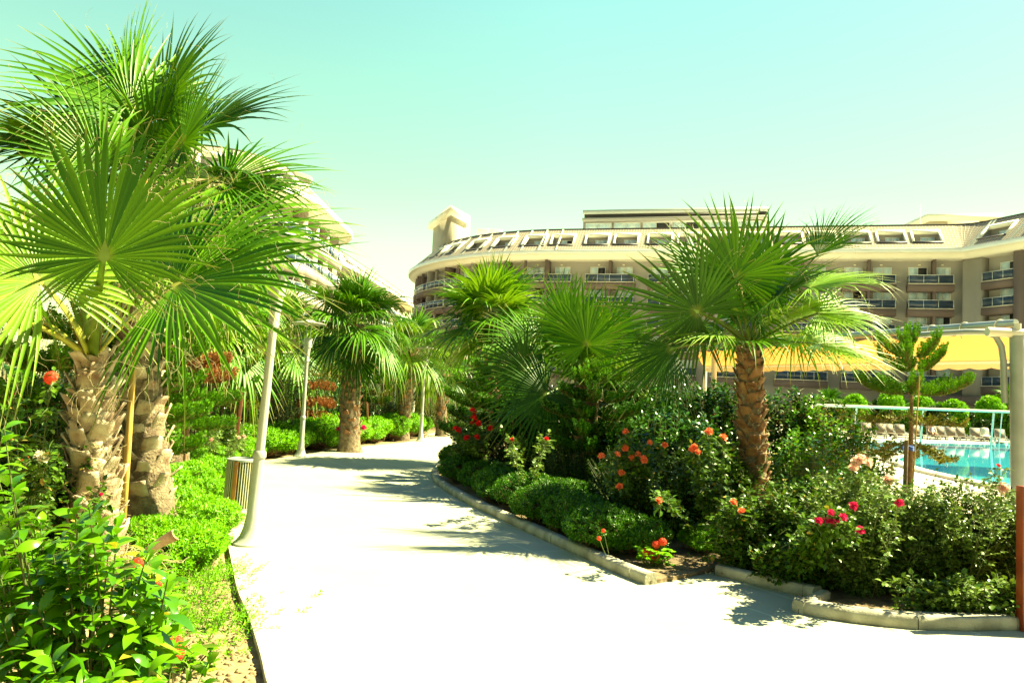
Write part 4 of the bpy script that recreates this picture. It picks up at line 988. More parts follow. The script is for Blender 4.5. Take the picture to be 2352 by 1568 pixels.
# white rail over the far deck
Yr = 46; r0, r1 = at(1858, 929, Yr), at(2420, 949, Yr); rl_ = empty('rail_frame', (0, 0, 0), 'long white horizontal rail on thin posts beyond the pool', 'rail')
MB().tube([r0, r1], .075, 8).build('rail', M['white_paint'], rl_, smooth=True)
for x in (1968, 2121, 2283, 2302):
    p = at(x, 940, Yr); zz = r0.z+(r1.z-r0.z)*(p.x-r0.x)/(r1.x-r0.x)-.1; MB().tube([(p.x, Yr+.3, 0), (p.x, Yr+.02, zz)], .055 if x != 2302 else .03, 8).build('post', M['white_paint'], rl_, smooth=True)

# red brown board at the right edge
q = G(2341, 1447, .0); bd = empty('wooden_board', q, 'red brown timber board with posts standing upright on the path at the right edge', 'board')
for x in (.045, 1.255): MB().box((x, 0, .55), (.09, .09, 1.10)).build('post', M['redwood'], bd, bevel=.006)
for k in range(8): MB().box((.65, 0, .12+k*.13), (1.115, .03, .118)).build('plank', M['redwood'], bd, bevel=.004)
# ------------------------------------------------------------------ palms
def V3(p): return tuple(p)
TOCAM = lambda p: (Vector((0, 0, EYE))-Vector(p)).normalized()
# nearest palm on the left -------------------------------------------------
B1 = G(222, 1330, -.1); Y1 = B1.y; top1 = at(212, 815, Y1); 
P1 = palm_thing(B1, 'nearest palm at left, one big open fan, thick trunk of pale cut leaf bases')
H1 = top1.z-B1.z; tl = Vector((top1.x-B1.x, 0, H1))
palm_trunk(P1, (0, 0, 0), tl-Vector((0, 0, .02)), .225, .115, 120, 3, .06, 'boot', fibres=700, blen=.20)
c1 = top1+Vector((0, 0, -.05))
def F1(x, y, Y, ax, nm, r, **k):
    h = at(x, y, Y); return frond(P1, c1, h, ax, nm, r, org=B1, thorns=True, threads=k.pop('threads', 150), **k)
F1(240, 592, 5.35, (0.02, -.10, 1), (.05, -1, .12), 1.12, nseg=58, sp=R(142), sag=.05, hang=.12, seed=11, mk='palm', cup=.10, pw=.042, split=.52, edge=.40, brk=.15)
F1(402, 655, 5.9, (.96, -.12, .36), (-.30, -.75, .55), 1.5, nseg=50, sp=R(120), sag=.06, hang=.15, seed=12, mk='palm', pet='petiole_y', pw=.026, split=.45)
F1(92, 648, 5.6, (-.6, -.1, .8), (.5, -.7, .4), 1.2, nseg=54, sp=R(150), sag=.12, hang=.3, seed=13, mk='palm_pale', pet='petiole_y', pw=.03)
F1(-20, 715, 5.6, (-.95, -.1, -.1), (0, -.3, 1), 1.0, nseg=48, sp=R(120), sag=.3, hang=.4, seed=14, mk='palm', pet='petiole_y', pw=.026)
F1(165, 560, 6.6, (-.35, .5, .8), (.2, -.8, .5), 1.1, nseg=50, sp=R(140), sag=.08, hang=.15, seed=15, mk='palm_pale', pw=.026)
F1(305, 560, 6.6, (.5, .4, .7), (-.3, -.8, .4), 1.05, nseg=50, sp=R(140), sag=.08, hang=.15, seed=16, mk='palm_pale', pw=.026)
F1(-60, 640, 6.2, (-.9, .3, .4), (.2, -.5, .9), 1.0, nseg=44, sp=R(130), sag=.3, hang=.4, seed=17, mk='palm', pet='petiole_y')
F1(330, 640, 7.0, (.7, .75, .15), (0, 0, 1), 1.0, nseg=44, sp=R(130), sag=.2, hang=.3, seed=18, mk='palm_pale', pet='petiole_y')
F1(110, 560, 7.0, (-.6, .7, .5), (0, -.4, 1), 1.0, nseg=44, sp=R(130), sag=.1, hang=.2, seed=19, mk='palm')
# tall palm behind ---------------------------------------------------------
def palm(px, py, topx, topy, Y, label, r0, r1, nb, cr, seed, boot='boot', z0=-.1, custom=None, fib=0, bf=.15, blen=.16):
    base = at(px, py, Y); base.z = z0; top = at(topx, topy, Y); P = palm_thing(base, label); tl = top-base
    palm_trunk(P, (0, 0, 0), tl, r0, r1, nb, seed, bf, boot, fibres=fib, blen=blen); c = top+Vector((0, 0, .02))
    crown(P, base, c, seed=seed, **cr); return P, base, c
P2, b2, c2 = palm(345, 1230, 318, 470, 8.1, 'tallest palm, its crown against the sky above the nearest palm on the left', .26, .15, 110,
    dict(n=9, pl=.86, r=1.2, mats=['palm', 'palm_dark', 'palm', 'palm_pale'], nseg=48, elmin=-30, elmax=84, az0=.6, threads=5, thorns=True, sag=.08, hang=.12), 21, fib=300)
for k_, (x, y, Y, ax, nm, r) in enumerate((
        (300, 250, 7.6, (-.75, -.1, .75), (.5, -.7, .4), 1.35), (375, 240, 8.0, (.15, .1, 1), (-.5, -.8, .1), 1.2), (300, 230, 8.2, (.05, .1, 1), (-.9, -.3, .1), 1.25), (465, 300, 7.8, (.85, -.1, .5), (-.45, -.6, .6), 1.2), (250, 330, 7.7, (-.55, -.1, .85), (.4, -.8, .3), 1.2),
        (120, 330, 7.8, (-.95, 0, .3), (0, -.6, .8), 1.05), (515, 420, 7.6, (1, -.1, .12), (-.1, -.7, .7), 1.2), (520, 520, 7.4, (.97, -.2, -.18), (.1, -.7, .7), 1.35), (430, 560, 7.2, (.8, -.3, -.5), (.3, -.8, .5), 1.25), (420, 330, 7.4, (.45, -.3, .8), (-.5, -.8, .4), 1.0), (230, 380, 7.2, (-.5, -.5, .6), (0, -.8, .5), .95))):
    frond(P2, c2, at(x, y, Y), ax, nm, r, 50, R(132), .06, 300+k_, ('palm', 'palm', 'palm', 'palm_dark', 'palm_dark', 'palm_dark', 'palm', 'palm', 'palm_pale', 'palm', 'palm')[k_], org=b2, threads=8, hang=.12, pw=.02, thorns=True)
palm(392, 1075, 400, 640, 13.2, 'palm with pale ridged trunk foot, second behind the nearest palm, fronds drooping over the hedge', .30, .17, 60, dict(n=24, pl=.8, r=1.05, mats=['palm_pale', 'palm', 'palm_pale'], nseg=38, elmin=-60, sag=.16, hang=.28, az0=1.1), 31, bf=.3)
palm(478, 1035, 500, 745, 17.5, 'palm with rough brown trunk standing left of the nearest lamp pole', .27, .20, 70, dict(n=24, pl=.95, r=1.2, mats=['palm', 'palm_pale'], nseg=36, elmin=-62, sag=.16, hang=.28, az0=2.0), 32)
palm(628, 1010, 640, 770, 23, 'palm with slim orange brown trunk seen between the two nearer lamps', .22, .17, 50, dict(n=22, pl=.95, r=1.25, mats=['palm', 'palm_pale'], nseg=32, elmin=-55, sag=.16, hang=.28, az0=.3), 33, 'boot_red')
palm(803, 1020, 815, 745, 20.5, 'dark crowned palm with scaly brown trunk, right of the middle lamp', .27, .23, 80, dict(n=30, pl=.9, r=1.15, mats=['palm', 'palm_dark', 'palm'], nseg=38, elmin=-58, sag=.14, hang=.25, az0=.9), 34, 'boot_red')
palm(925, 1000, 948, 800, 27, 'small palm just left of the farthest lamp', .22, .17, 40, dict(n=22, pl=.85, r=1.15, mats=['palm', 'palm_pale'], nseg=30, elmin=-60, sag=.16, hang=.28, az0=.2), 35, 'boot_red')
palm(720, 1000, 735, 830, 30, 'low palm behind the middle lamp', .22, .17, 30, dict(n=18, pl=.9, r=1.2, mats=['palm', 'palm_pale'], nseg=28, elmin=-50, sag=.15, hang=.25, az0=2.2), 36, 'boot_red')
palm(1015, 1000, 1010, 850, 30, 'half hidden palm behind the norfolk pine at the bend of the path', .22, .17, 30, dict(n=18, pl=.9, r=1.15, mats=['palm', 'palm_dark'], nseg=28, elmin=-45, sag=.15, hang=.25, az0=.7), 37, 'boot_red')
palm(560, 1000, 560, 700, 26, 'palm rising behind the nearest lamp pole', .22, .17, 40, dict(n=20, pl=.9, r=1.2, mats=['palm', 'palm_pale'], nseg=30, elmin=-50, sag=.15, hang=.25, az0=1.7), 38, 'boot_red')
# right bed palms
palm(1135, 1050, 1132, 745, 18, 'palm with upright bright crown in front of the round hotel end', .24, .18, 60, dict(n=26, pl=.8, r=1.3, mats=['palm', 'palm_pale', 'palm'], nseg=40, elmin=-40, elmax=86, sag=.08, hang=.14, az0=.1), 41, 'boot_red', .03)
P9, b9, c9 = palm(1345, 1080, 1347, 885, 13.2, 'middle palm of the right bed, short trunk in deep shade', .23, .17, 60, dict(n=12, pl=.75, r=1.0, mats=['palm', 'palm_dark', 'palm_pale'], nseg=40, elmin=-35, elmax=86, sag=.08, hang=.14, az0=.4), 42, 'boot_red', .03)
for k_, (x, y, Y, ax, nm, r, mk) in enumerate((
        (1347, 792, 12.4, (-.1, -.3, 1), (0, -1, .3), 1.1, 'palm'), (1205, 845, 12.6, (-1, -.2, -.1), (-.3, -.95, .1), 1.05, 'palm_dark'), (1255, 905, 12.3, (-.75, -.3, -.6), (-.4, -.9, .0), 1.1, 'palm_dark'),
        (1315, 760, 13.2, (-.35, 0, 1), (-.4, -.9, .2), 1.15, 'palm'), (1395, 770, 13.0, (.45, -.1, .9), (-.5, -.8, .3), 1.15, 'palm'), (1420, 830, 13.4, (.9, -.1, .3), (0, -.5, .8), 1.05, 'palm_pale'), (1230, 790, 13.4, (-.85, .1, .5), (.3, -.7, .6), 1.15, 'palm'), (1290, 740, 14, (-.3, .2, 1), (-.8, -.6, .1), 1.2, 'palm'))):
    frond(P9, c9, at(x, y, Y), ax, nm, r, 48, R(140), .05, 500+k_, mk, org=b9, hang=.1, pw=.018)
PR, bR, cR = palm(1728, 1225, 1724, 800, 9.5, 'largest palm on the right, red brown trunk rising out of the rose bushes', .17, .125, 96,
    dict(n=5, pl=.62, r=.9, mats=['palm', 'palm_dark', 'palm_pale', 'palm'], nseg=42, elmin=-8, elmax=86, az0=1.0, sag=.08, hang=.15, thorns=True), 51, 'boot_red', .03, fib=260, bf=.22, blen=.135)
for k_, (x, y, Y, ax, nm, r, mk, sp, hg) in enumerate((
        (1691, 636, 9.0, (-.10, -.2, 1), (.1, -1, .25), 1.12, 'palm', 150, .08), (1602, 716, 8.9, (-.85, -.2, .45), (-.30, -.95, -.05), 1.12, 'palm_dark', 150, .15), (1787, 682, 8.9, (.35, -.45, .3), (0, -.55, .8), .85, 'palm_dark', 150, .2),
        (1878, 585, 9.6, (.55, 0, .85), (-.70, -.62, .35), .95, 'palm', 58, .05), (1860, 660, 9.3, (.9, -.1, .3), (-.2, -.3, .9), 1.05, 'palm_pale', 120, .5), (1880, 720, 9.2, (.95, -.1, .05), (0, -.5, .8), .95, 'palm_pale', 120, .5),
        (1880, 790, 9.2, (.95, -.15, -.12), (0, -.4, .9), 1.0, 'palm_pale', 120, .4), (1750, 640, 9.8, (.1, .1, 1), (-.2, -.9, .2), 1.05, 'palm', 140, .1), (1620, 640, 9.8, (-.5, .2, .8), (.3, -.8, .4), 1.0, 'palm', 140, .15),
        (1545, 800, 8.7, (-.75, -.25, -.65), (-.4, -.9, .1), 1.05, 'palm_dark', 70, .1), (1650, 768, 9.0, (-.95, -.25, .02), (0, -.3, 1), .85, 'palm_pale', 105, .22), (1830, 770, 10.4, (.6, .6, -.3), (0, .2, 1), 1.0, 'palm', 120, .6), (1560, 790, 9.9, (-.7, .5, -.4), (0, 0, 1), .95, 'palm', 120, .6))):
    frond(PR, cR, at(x, y, Y), ax, nm, r, 50, R(sp), .06, 700+k_, mk, org=bR, hang=hg*.6, pw=.02, thorns=True, threads=30)
# small palms beyond the pool
for x, y, Y, s in ((1903, 915, 62, 31), (2068, 935, 63, 32), (1965, 930, 61, 33), (2320, 905, 64, 34)):
    palm(x, 985, x, y+8, Y, {1903: 'small far palm left of the row of ball shaped trees', 2068: 'small far palm between two ball shaped trees', 1965: 'small far palm next to the first ball shaped tree', 2320: 'small far palm beside the thick steel post'}[x], .2, .16, 20, dict(n=13, pl=.7, r=1.1, nseg=18, elmin=-20, seed=s) if False else dict(n=13, pl=.7, r=1.1, nseg=18, elmin=-20), s, z0=0)

# ------------------------------------------------------------------ norfolk pines
norfolk(G(2088, 1225, .03), 2.62, [(1.25, .60, -.25, 'arau_brown'), (1.60, .64, -.10, 'arau_brown'), (1.90, .66, .12, 'arau'), (2.2, .46, .20, 'arau'), (2.39, .42, .20, 'arau'), (2.56, .07, .10, 'arau')], 61, 'young norfolk pine with bare trunk and stake, in front of the pool', lean=(.02, 0), trunk_r=.036, nb=5, brl=.12, dens=1.15, nee=.028)
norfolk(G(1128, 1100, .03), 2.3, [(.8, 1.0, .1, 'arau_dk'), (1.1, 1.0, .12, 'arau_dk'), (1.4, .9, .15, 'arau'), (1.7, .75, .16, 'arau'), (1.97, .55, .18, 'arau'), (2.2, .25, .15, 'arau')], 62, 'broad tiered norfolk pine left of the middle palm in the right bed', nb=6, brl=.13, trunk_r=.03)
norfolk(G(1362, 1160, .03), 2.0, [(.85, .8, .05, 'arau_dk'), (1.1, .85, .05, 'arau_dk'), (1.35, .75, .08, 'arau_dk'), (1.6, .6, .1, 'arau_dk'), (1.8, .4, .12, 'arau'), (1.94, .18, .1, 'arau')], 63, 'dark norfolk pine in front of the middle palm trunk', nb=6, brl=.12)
norfolk(G(1440, 1130, .03), 2.75, [(1.3, .7, .1, 'arau_dk'), (1.65, .65, .12, 'arau_dk'), (2.0, .6, .16, 'arau'), (2.35, .55, .18, 'arau'), (2.62, .32, .15, 'arau')], 64, 'norfolk pine with bright tip right of the middle palm', nb=6, brl=.12)
norfolk(G(322, 1240, -.1), 2.35, [(.95, .55, .05, 'arau'), (1.3, .62, .05, 'arau'), (1.6, .55, .1, 'arau'), (1.9, .5, .15, 'arau'), (2.12, .3, .15, 'arau')], 65, 'light green norfolk pine tied to the wooden stake behind the nearest palm trunk', nb=6, brl=.12, dens=.9)
norfolk(G(420, 1120, -.1), 2.4, [(1.0, .75, .0, 'arau'), (1.4, .75, .05, 'arau'), (1.75, .62, .05, 'arau_dead'), (1.98, .55, .08, 'arau_dead'), (2.25, .4, .15, 'arau')], 66, 'norfolk pine with orange dead branches between the left palm trunks', nb=6, brl=.14)
norfolk(G(533, 1060, -.1), 2.75, [(1.3, .6, .0, 'arau_brown'), (1.7, .65, .05, 'arau'), (2.1, .7, .1, 'arau'), (2.45, .5, .15, 'arau'), (2.65, .25, .1, 'arau')], 67, 'norfolk pine beside the red brown stake left of the nearest lamp', nb=6, brl=.13)
norfolk(G(720, 1028, -.1), 2.3, [(.9, .5, -.2, 'arau_dead'), (1.3, .55, -.15, 'arau_dead'), (1.75, .5, -.1, 'arau_dead'), (2.1, .3, .1, 'arau_brown')], 68, 'dead orange norfolk pine behind the middle lamp', nb=6, brl=.16)
norfolk(G(848, 1008, -.1), 2.3, [(1.3, .7, .05, 'arau'), (1.65, .75, .1, 'arau_brown'), (2.0, .6, .15, 'arau'), (2.2, .3, .1, 'arau')], 69, 'norfolk pine right of the scaly palm trunk, above a red stake', nb=6, brl=.15)
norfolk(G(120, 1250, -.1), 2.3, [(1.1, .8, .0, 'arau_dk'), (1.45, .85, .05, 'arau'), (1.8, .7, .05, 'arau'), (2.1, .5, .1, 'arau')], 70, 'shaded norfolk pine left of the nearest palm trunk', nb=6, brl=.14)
def stake(p0, p1, r, mk, label, sq=True):
    b = MB(); p0 = Vector(p0); p1 = Vector(p1); b.tube([p0-p0, (p1-p0)*.5, p1-p0], [r, r*.97, r*.9], 4 if sq else 8); o = b.build('stake', M[mk]); o.location = p0; tag(o, label, 'stake')
stake(at(283, 1200, 7.2).xy.to_3d()+Vector((0, 0, -.1)), at(313, 752, 7.2), .032, 'stake', 'yellow timber stake between the two nearest palm trunks')
stake(G(537, 1062, -.1), at(556, 905, 15), .035, 'stake_red', 'red brown stake leaning beside the norfolk pine left of the nearest lamp', False)
stake(G(846, 1010, -.1), at(843, 925, 23), .035, 'stake_red', 'upright red stake under the norfolk pine right of the scaly palm', False)
stake(at(2074, 1225, 8.85).xy.to_3d(), at(2082, 1010, 8.85), .026, 'wood_stem', 'dark stake tied to the trunk of the young norfolk pine by the pool', False)
stake(at(2090, 960, 9.15).xy.to_3d(), at(2112, 862, 9.3), .009, 'stake', 'thin cane leaning behind the young norfolk pine by the pool', False)
b = MB(); q = at(2084, 1028, 8.95)
for k in range(3): b.tube([q+Vector((.06*math.cos(a)+.01, .05*math.sin(a), k*.018+.01*math.sin(a*2)-.02)) for a in [j*2*math.pi/12 for j in range(13)]], .006, 5)
b.tube([q+Vector((-.02, -.05, 0)), q+Vector((-.04, -.06, -.09)), q+Vector((-.06, -.05, -.15))], .006, 5)
tag(b.build('rope_tie', M['rope']), 'blue cord tying the young norfolk pine to its stake', 'rope')

# ------------------------------------------------------------------ low hedges
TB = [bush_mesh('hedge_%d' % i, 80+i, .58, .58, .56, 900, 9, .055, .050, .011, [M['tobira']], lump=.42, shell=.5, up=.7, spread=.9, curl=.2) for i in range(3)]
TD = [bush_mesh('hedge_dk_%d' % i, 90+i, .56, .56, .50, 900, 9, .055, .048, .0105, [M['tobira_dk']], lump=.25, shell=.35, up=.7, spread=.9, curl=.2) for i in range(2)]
hl = [(405, 1330, .9), (455, 1250, 1.0), (395, 1230, 1.0), (468, 1180, 1.0), (415, 1150, 1.1), (478, 1120, 1.0), (430, 1095, 1.1), (500, 1085, 1.0), (470, 1062, 1.1), (548, 1064, 1.15), (605, 1055, 1.2), (655, 1044, 1.2), (708, 1036, 1.25), (755, 1030, 1.3), (800, 1024, 1.25), (843, 1019, 1.3), (885, 1014, 1.3), (925, 1009, 1.3), (950, 1003, 1.2), (560, 1046, 1.2), (350, 1180, 1.1), (640, 1034, 1.2), (482, 1225, .75), (492, 1160, .7), (440, 1298, .85), (372, 1290, .9), (732, 1028, 1.25), (780, 1022, 1.25)]
where = ['at its front end near the curled dead frond', 'beside the bare soil at the path edge', 'close to the ridged palm foot', 'left below the slatted bin', 'left of the slatted bin', 'touching the left side of the slatted bin', 'in front of the second palm foot', 'just behind the slatted bin', 'behind the bin next to the palm foot', 'left of the nearest lamp pole', 'between the nearest and middle lamps', 'at the foot of the middle lamp', 'just right of the middle lamp', 'second mound right of the middle lamp', 'in front of the scaly palm', 'right of the scaly palm', 'halfway between scaly palm and farthest lamp', 'left of the farthest lamp', 'at the foot of the farthest lamp', 'in the second row behind the nearest lamp pole', 'against the second palm foot', 'in the second row left of the middle lamp', 'low one at the path edge below the bin', 'low one at the path edge left of the bin', 'next to the bare soil, third from the front', 'at the foot of the nearest two palms', 'in the second row right of the middle lamp', 'in the second row in front of the scaly palm']
for i, ((x, y, s), wv) in enumerate(zip(hl, where)):
    if y < 1060: s *= 1.38
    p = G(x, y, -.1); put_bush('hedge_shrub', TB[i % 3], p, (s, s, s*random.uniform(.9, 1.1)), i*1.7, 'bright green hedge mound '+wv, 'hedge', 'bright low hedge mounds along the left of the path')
hr = [(1045, 1068, .95), (1062, 1108, 1.0), (1118, 1128, 1.05), (1150, 1152, 1.05), (1215, 1172, 1.1), (1262, 1204, 1.05), (1325, 1228, 1.05), (1385, 1262, 1.0), (1450, 1270, .85), (1300, 1180, 1.0)]
wr = ['at the far rounded tip of the bed', 'second from its far tip', 'behind the kerb where it straightens', 'brightest one, catching the sun', 'right of the brightest one', 'above the kerb shadow', 'in shade above the long kerb', 'in shade near the kerb end', 'beside the scarlet geranium', 'in the second row, deep in shade']
for i, ((x, y, s), wv) in enumerate(zip(hr, wr)):
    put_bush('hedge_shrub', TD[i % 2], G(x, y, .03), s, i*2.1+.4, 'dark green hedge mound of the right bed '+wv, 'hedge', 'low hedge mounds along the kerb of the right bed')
for i, (x, y, s, wv) in enumerate(((1608, 1268, .55, 'small rounded bright shrub right of the scarlet geranium'), (1560, 1232, .6, 'small bright shrub behind the scarlet geranium'), (1690, 1290, .5, 'small rounded shrub behind the second kerb'), (1500, 1228, .55, 'small shrub left behind the scarlet geranium'))):
    put_bush('hedge_shrub', TB[i % 3], G(x, y, .03), s, i, wv, 'shrub')

# ------------------------------------------------------------------ tall dark shrubs
LB = []
def lb(x, y, w, h, seed, label, mk='laurel', z=.03, **k): return laurel_bush(G(x, y, z), w, k.pop('d', w), h, k.pop('ns', 150), seed, label, mk, **k)
lb(1190, 1108, 1.5, 1.64, 101, 'dark glossy shrub behind the low hedge at the far end of the right bed', ns=210)
lb(1280, 1122, 1.5, 1.69, 102, 'dark glossy shrub left of the middle palm trunk', ns=210)
lb(1385, 1132, 1.5, 1.74, 103, 'dark glossy shrub right of the middle palm trunk', ns=210)
lb(1480, 1142, 1.4, 1.80, 104, 'dark glossy shrub behind the orange roses', ns=210)
lb(1570, 1150, 1.4, 1.87, 105, 'dark glossy shrub left of the largest palm trunk', ns=210)
lb(1650, 1160, 1.3, 1.91, 106, 'dark glossy shrub touching the largest palm trunk on its left', ns=200)
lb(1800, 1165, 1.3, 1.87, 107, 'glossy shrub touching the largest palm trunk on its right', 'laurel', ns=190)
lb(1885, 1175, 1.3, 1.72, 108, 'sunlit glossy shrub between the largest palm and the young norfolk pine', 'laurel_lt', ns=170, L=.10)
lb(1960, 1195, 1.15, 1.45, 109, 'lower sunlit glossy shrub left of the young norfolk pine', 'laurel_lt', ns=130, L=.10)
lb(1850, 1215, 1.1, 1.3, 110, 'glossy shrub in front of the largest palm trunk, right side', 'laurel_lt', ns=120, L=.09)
lb(1540, 1185, 1.3, 1.5, 118, 'dark glossy shrub directly behind the orange roses', ns=150)
lb(1430, 1165, 1.2, 1.35, 119, 'dark glossy shrub at the left of the orange roses', ns=130)
lb(1930, 1290, 1.1, .95, 117, 'low glossy shrub under the magenta blooms', 'laurel', ns=90, L=.08)
lb(1590, 1200, 1.2, 1.0, 111, 'shaded shrub in the middle of the right bed', 'shrub_dk', ns=150, L=.06)
lb(1440, 1195, 1.2, .95, 112, 'shaded shrub behind the kerb hedge of the right bed', 'shrub_dk', ns=150, L=.06)
lb(1320, 1160, 1.2, .95, 113, 'shaded shrub behind the brightest hedge mound', 'shrub_dk', ns=150, L=.06)
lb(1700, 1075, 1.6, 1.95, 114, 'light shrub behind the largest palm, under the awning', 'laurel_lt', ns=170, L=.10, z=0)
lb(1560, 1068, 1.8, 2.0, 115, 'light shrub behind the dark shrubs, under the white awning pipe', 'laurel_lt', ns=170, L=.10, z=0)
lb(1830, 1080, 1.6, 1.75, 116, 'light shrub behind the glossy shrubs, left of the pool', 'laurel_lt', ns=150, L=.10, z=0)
# left side background shrubs
for i, (x, y, w, h, mk, L_, lab) in enumerate((
        (40, 1250, 1.6, 1.7, 'shrub_dk', .06, 'dark shrub at the left edge behind the white rose'), (130, 1190, 1.6, 1.9, 'shrub_dk', .06, 'dark shrub left of the nearest palm trunk'),
        (-60, 1090, 3.4, 3.1, 'shrub_dk', .07, 'tallest dark shrub at the far left edge'), (20, 1120, 2.2, 2.6, 'shrub_dk', .07, 'tall dark shrub at the left edge below the palm fronds'), (250, 1110, 2.0, 1.9, 'shrub_dk', .06, 'dark shrub behind the nearest palm trunks'),
        (440, 1062, 1.8, 1.5, 'laurel', .07, 'mixed green shrub in front of the rough brown palm trunk'), (520, 1045, 2.2, 2.1, 'shrub_dk', .07, 'dark shrub left of the nearest lamp pole'), (590, 1040, 2.2, 2.0, 'shrub_dk', .07, 'dark shrub right of the nearest lamp pole'),
        (655, 1022, 2.2, 1.75, 'rose_pale', .06, 'pale leaved shrub behind the middle lamp'), (735, 1015, 2.4, 2.1, 'laurel', .10, 'leafy green shrub right of the middle lamp'), (780, 1008, 2.2, 1.7, 'laurel', .08, 'green shrub under the scaly palm'),
        (870, 1003, 2.6, 1.9, 'laurel', .08, 'dark shrub behind the norfolk pine near the farthest lamp'), (918, 1004, 1.9, 1.75, 'shrub_yel', .07, 'yellow green shrub left of the farthest lamp'), (1010, 984, 3.4, 2.2, 'rose_pale', .07, 'grey green shrub with lilac flowers at the bend of the path'), (1060, 990, 3.0, 2.3, 'rose_pale', .07, 'grey green shrub closing the view past the bend'), (1120, 1000, 3.2, 2.2, 'shrub_dk', .07, 'dark shrub behind the tip of the right bed'), (820, 985, 4, 2.2, 'shrub_dk', .08, 'dark shrub in front of the pavilion'), (330, 1060, 2.4, 2.2, 'shrub_dk', .07, 'dark shrub between the left palms'), (620, 1005, 4, 2.4, 'shrub_dk', .08, 'dark shrub mass behind the two nearer lamps'))):
    o = lb(x, y, w, h, 130+i, lab, mk, z=-.1, L=L_*(1.15 if y < 1020 else 1), ns=170, slen=.2, fine=y > 1040)
    if 'lilac' in lab:
        rg = np.random.default_rng(3); q = o.location; ll = []
        for k in range(26):
            c_ = np.array([q.x+rg.uniform(-1.4, .9), q.y-1.1+rg.uniform(-.3, .3), rg.uniform(.7, 2.0)]); ll.append(c_+rg.normal(0, .06, (12, 3)))
        ll = np.concatenate(ll)-np.array(q); n = len(ll); f = bpy.data.objects.new('flower_clusters', mesh_leaves('flower_clusters', leaf_chunks(ll, rg.normal(0, 1, (n, 3)), rg.normal(0, 1, (n, 3)), .05, .02, .1, .1, False), [M['p_lilac']])); link(f, o)
# foreground shrub with big glossy leaves

rg = np.random.default_rng(44)
outline = [(-40, 960), (40, 975), (60, 1010), (40, 1130), (150, 1120), (215, 1150), (290, 1200), (330, 1215), (400, 1290), (450, 1345), (455, 1450), (440, 1560)]
def ytop(x):
    P = [(-60, 985), (30, 975), (55, 1120), (110, 1150), (170, 1165), (215, 1160), (260, 1215), (330, 1230), (400, 1330), (440, 1400), (470, 1480)]
    for (a, b_), (c_, d_) in zip(P[:-1], P[1:]):
        if a <= x <= c_: return b_+(d_-b_)*(x-a)/(c_-a)
    return 1400
tips = []
for k in range(150):
    x = rg.uniform(-60, 425); yt = ytop(x)+14; y = yt+rg.uniform(0, 1)**.9*(1640-yt); Yd = 2.75+(1-(y-1000)/600)*.75+rg.uniform(-.15, .35)
    p = at(x, y, max(2.3, Yd))
    if p.z > -.05 and not (x > 355 and y > 1425): tips.append(p)
for x, y in ((10, 985), (30, 1120), (172, 1170), (205, 1165), (15, 1180), (270, 1215), (385, 1330)): tips.append(at(x, y, 3.0))
laurel_bush((-1.5, 3.25, -.1), 1.2, .8, .6, len(tips)+35, 201, 'big glossy bright green shrub filling the lower left corner', 'laurel_lt', L=.13, nl=11, slen=.18, tips=tips, Wr=.21, curl=.42, sp=1.0, fine='big')
# banana leaves at the left edge
def banana(base, leaves, label):
    o = empty('banana_plant', base, label, 'plant'); b0 = Vector(base)
    for k, (tip, w_, up) in enumerate(leaves):
        tip = Vector(tip)-b0; mid = tip*.55+Vector((0, 0, up)); n = 14; V = []; F = []
        pts = [((1-t)**2*Vector((0, 0, 0))+2*t*(1-t)*mid+t*t*tip) for t in [i/n for i in range(n+1)]]
        for i, p in enumerate(pts):
            tg = (pts[min(n, i+1)]-pts[max(0, i-1)]).normalized(); sd_ = tg.cross(Vector((0, 0, 1))).normalized(); nn = sd_.cross(tg); t = i/n; ww = w_*(0.06 if t < .3 else math.sin(math.pi*min(1, (t-.3)/.7*.93+.07))**.6)+.004
            for s in (-1, -.5, 0, .5, 1): V.append(p+sd_*s*ww+nn*(abs(s)*ww*.35+.01*math.sin(i*2.7+s*3)))
        for i in range(n):
            for j in range(4): e = i*5+j; F.append((e, e+1, e+6, e+5))
        MB().add(V, F).build('leaf', M['banana'], o, smooth=True)
banana(G(60, 1180, -.1), [(at(-30, 895, 8.3), .17, 1.0), (at(150, 900, 8.6), .15, 1.1), (at(20, 860, 9), .15, 1.2), (at(-10, 960, 8.0), .18, .9), (at(115, 935, 8.2), .14, .9)], 'plant with broad paddle leaves left of the nearest palm trunk')
banana(G(390, 1090, -.1), [(at(455, 862, 11), .13, 1.0), (at(400, 850, 12), .14, 1.1), (at(340, 860, 11.5), .13, 1.1)], 'plant with broad paddle leaves between the left palms')

# ------------------------------------------------------------------ roses and other flowers
def fl(lst, kind, Y, r): return [(at(x, y, Y+random.uniform(-.12, .12)), kind, r*random.uniform(.85, 1.1)) for x, y in lst]
rose_bush(G(1455, 1175, .03), 1.0, .8, 1.2, 46, fl([(1382, 1048), (1437, 992), (1492, 1017), (1418, 1043), (1465, 1044), (1480, 1058), (1478, 1052), (1428, 1087), (1423, 1117), (1436, 1030), (1527, 1022), (1450, 1052)], 'p_orange', 8.6, .048), 301, 'rose bush with a dozen orange blooms in the shade, centre of the right bed')
rose_bush(G(1640, 1240, .03), 1.25, .85, 1.25, 100, fl([(1595, 1027), (1602, 1038), (1628, 991), (1590, 1032), (1660, 1005)], 'p_orange', 8.0, .046)+fl([(1684, 1154), (1704, 1174), (1512, 1150)], 'p_orange', 7.3, .045), 302, 'sunlit rose bush with orange blooms in front of the largest palm trunk')
rose_bush(G(1500, 1235, .03), 1.1, .7, .8, 60, [], 303, 'small rose bush without blooms behind the scarlet geranium')
rose_bush(G(1210, 1140, .03), .9, .6, 1.15, 36, fl([(1255, 1008), (1176, 1010)], 'p_red', 9.8, .035), 304, 'pale leaved rose bush in shade with two tiny red blooms', 'rose_pale')
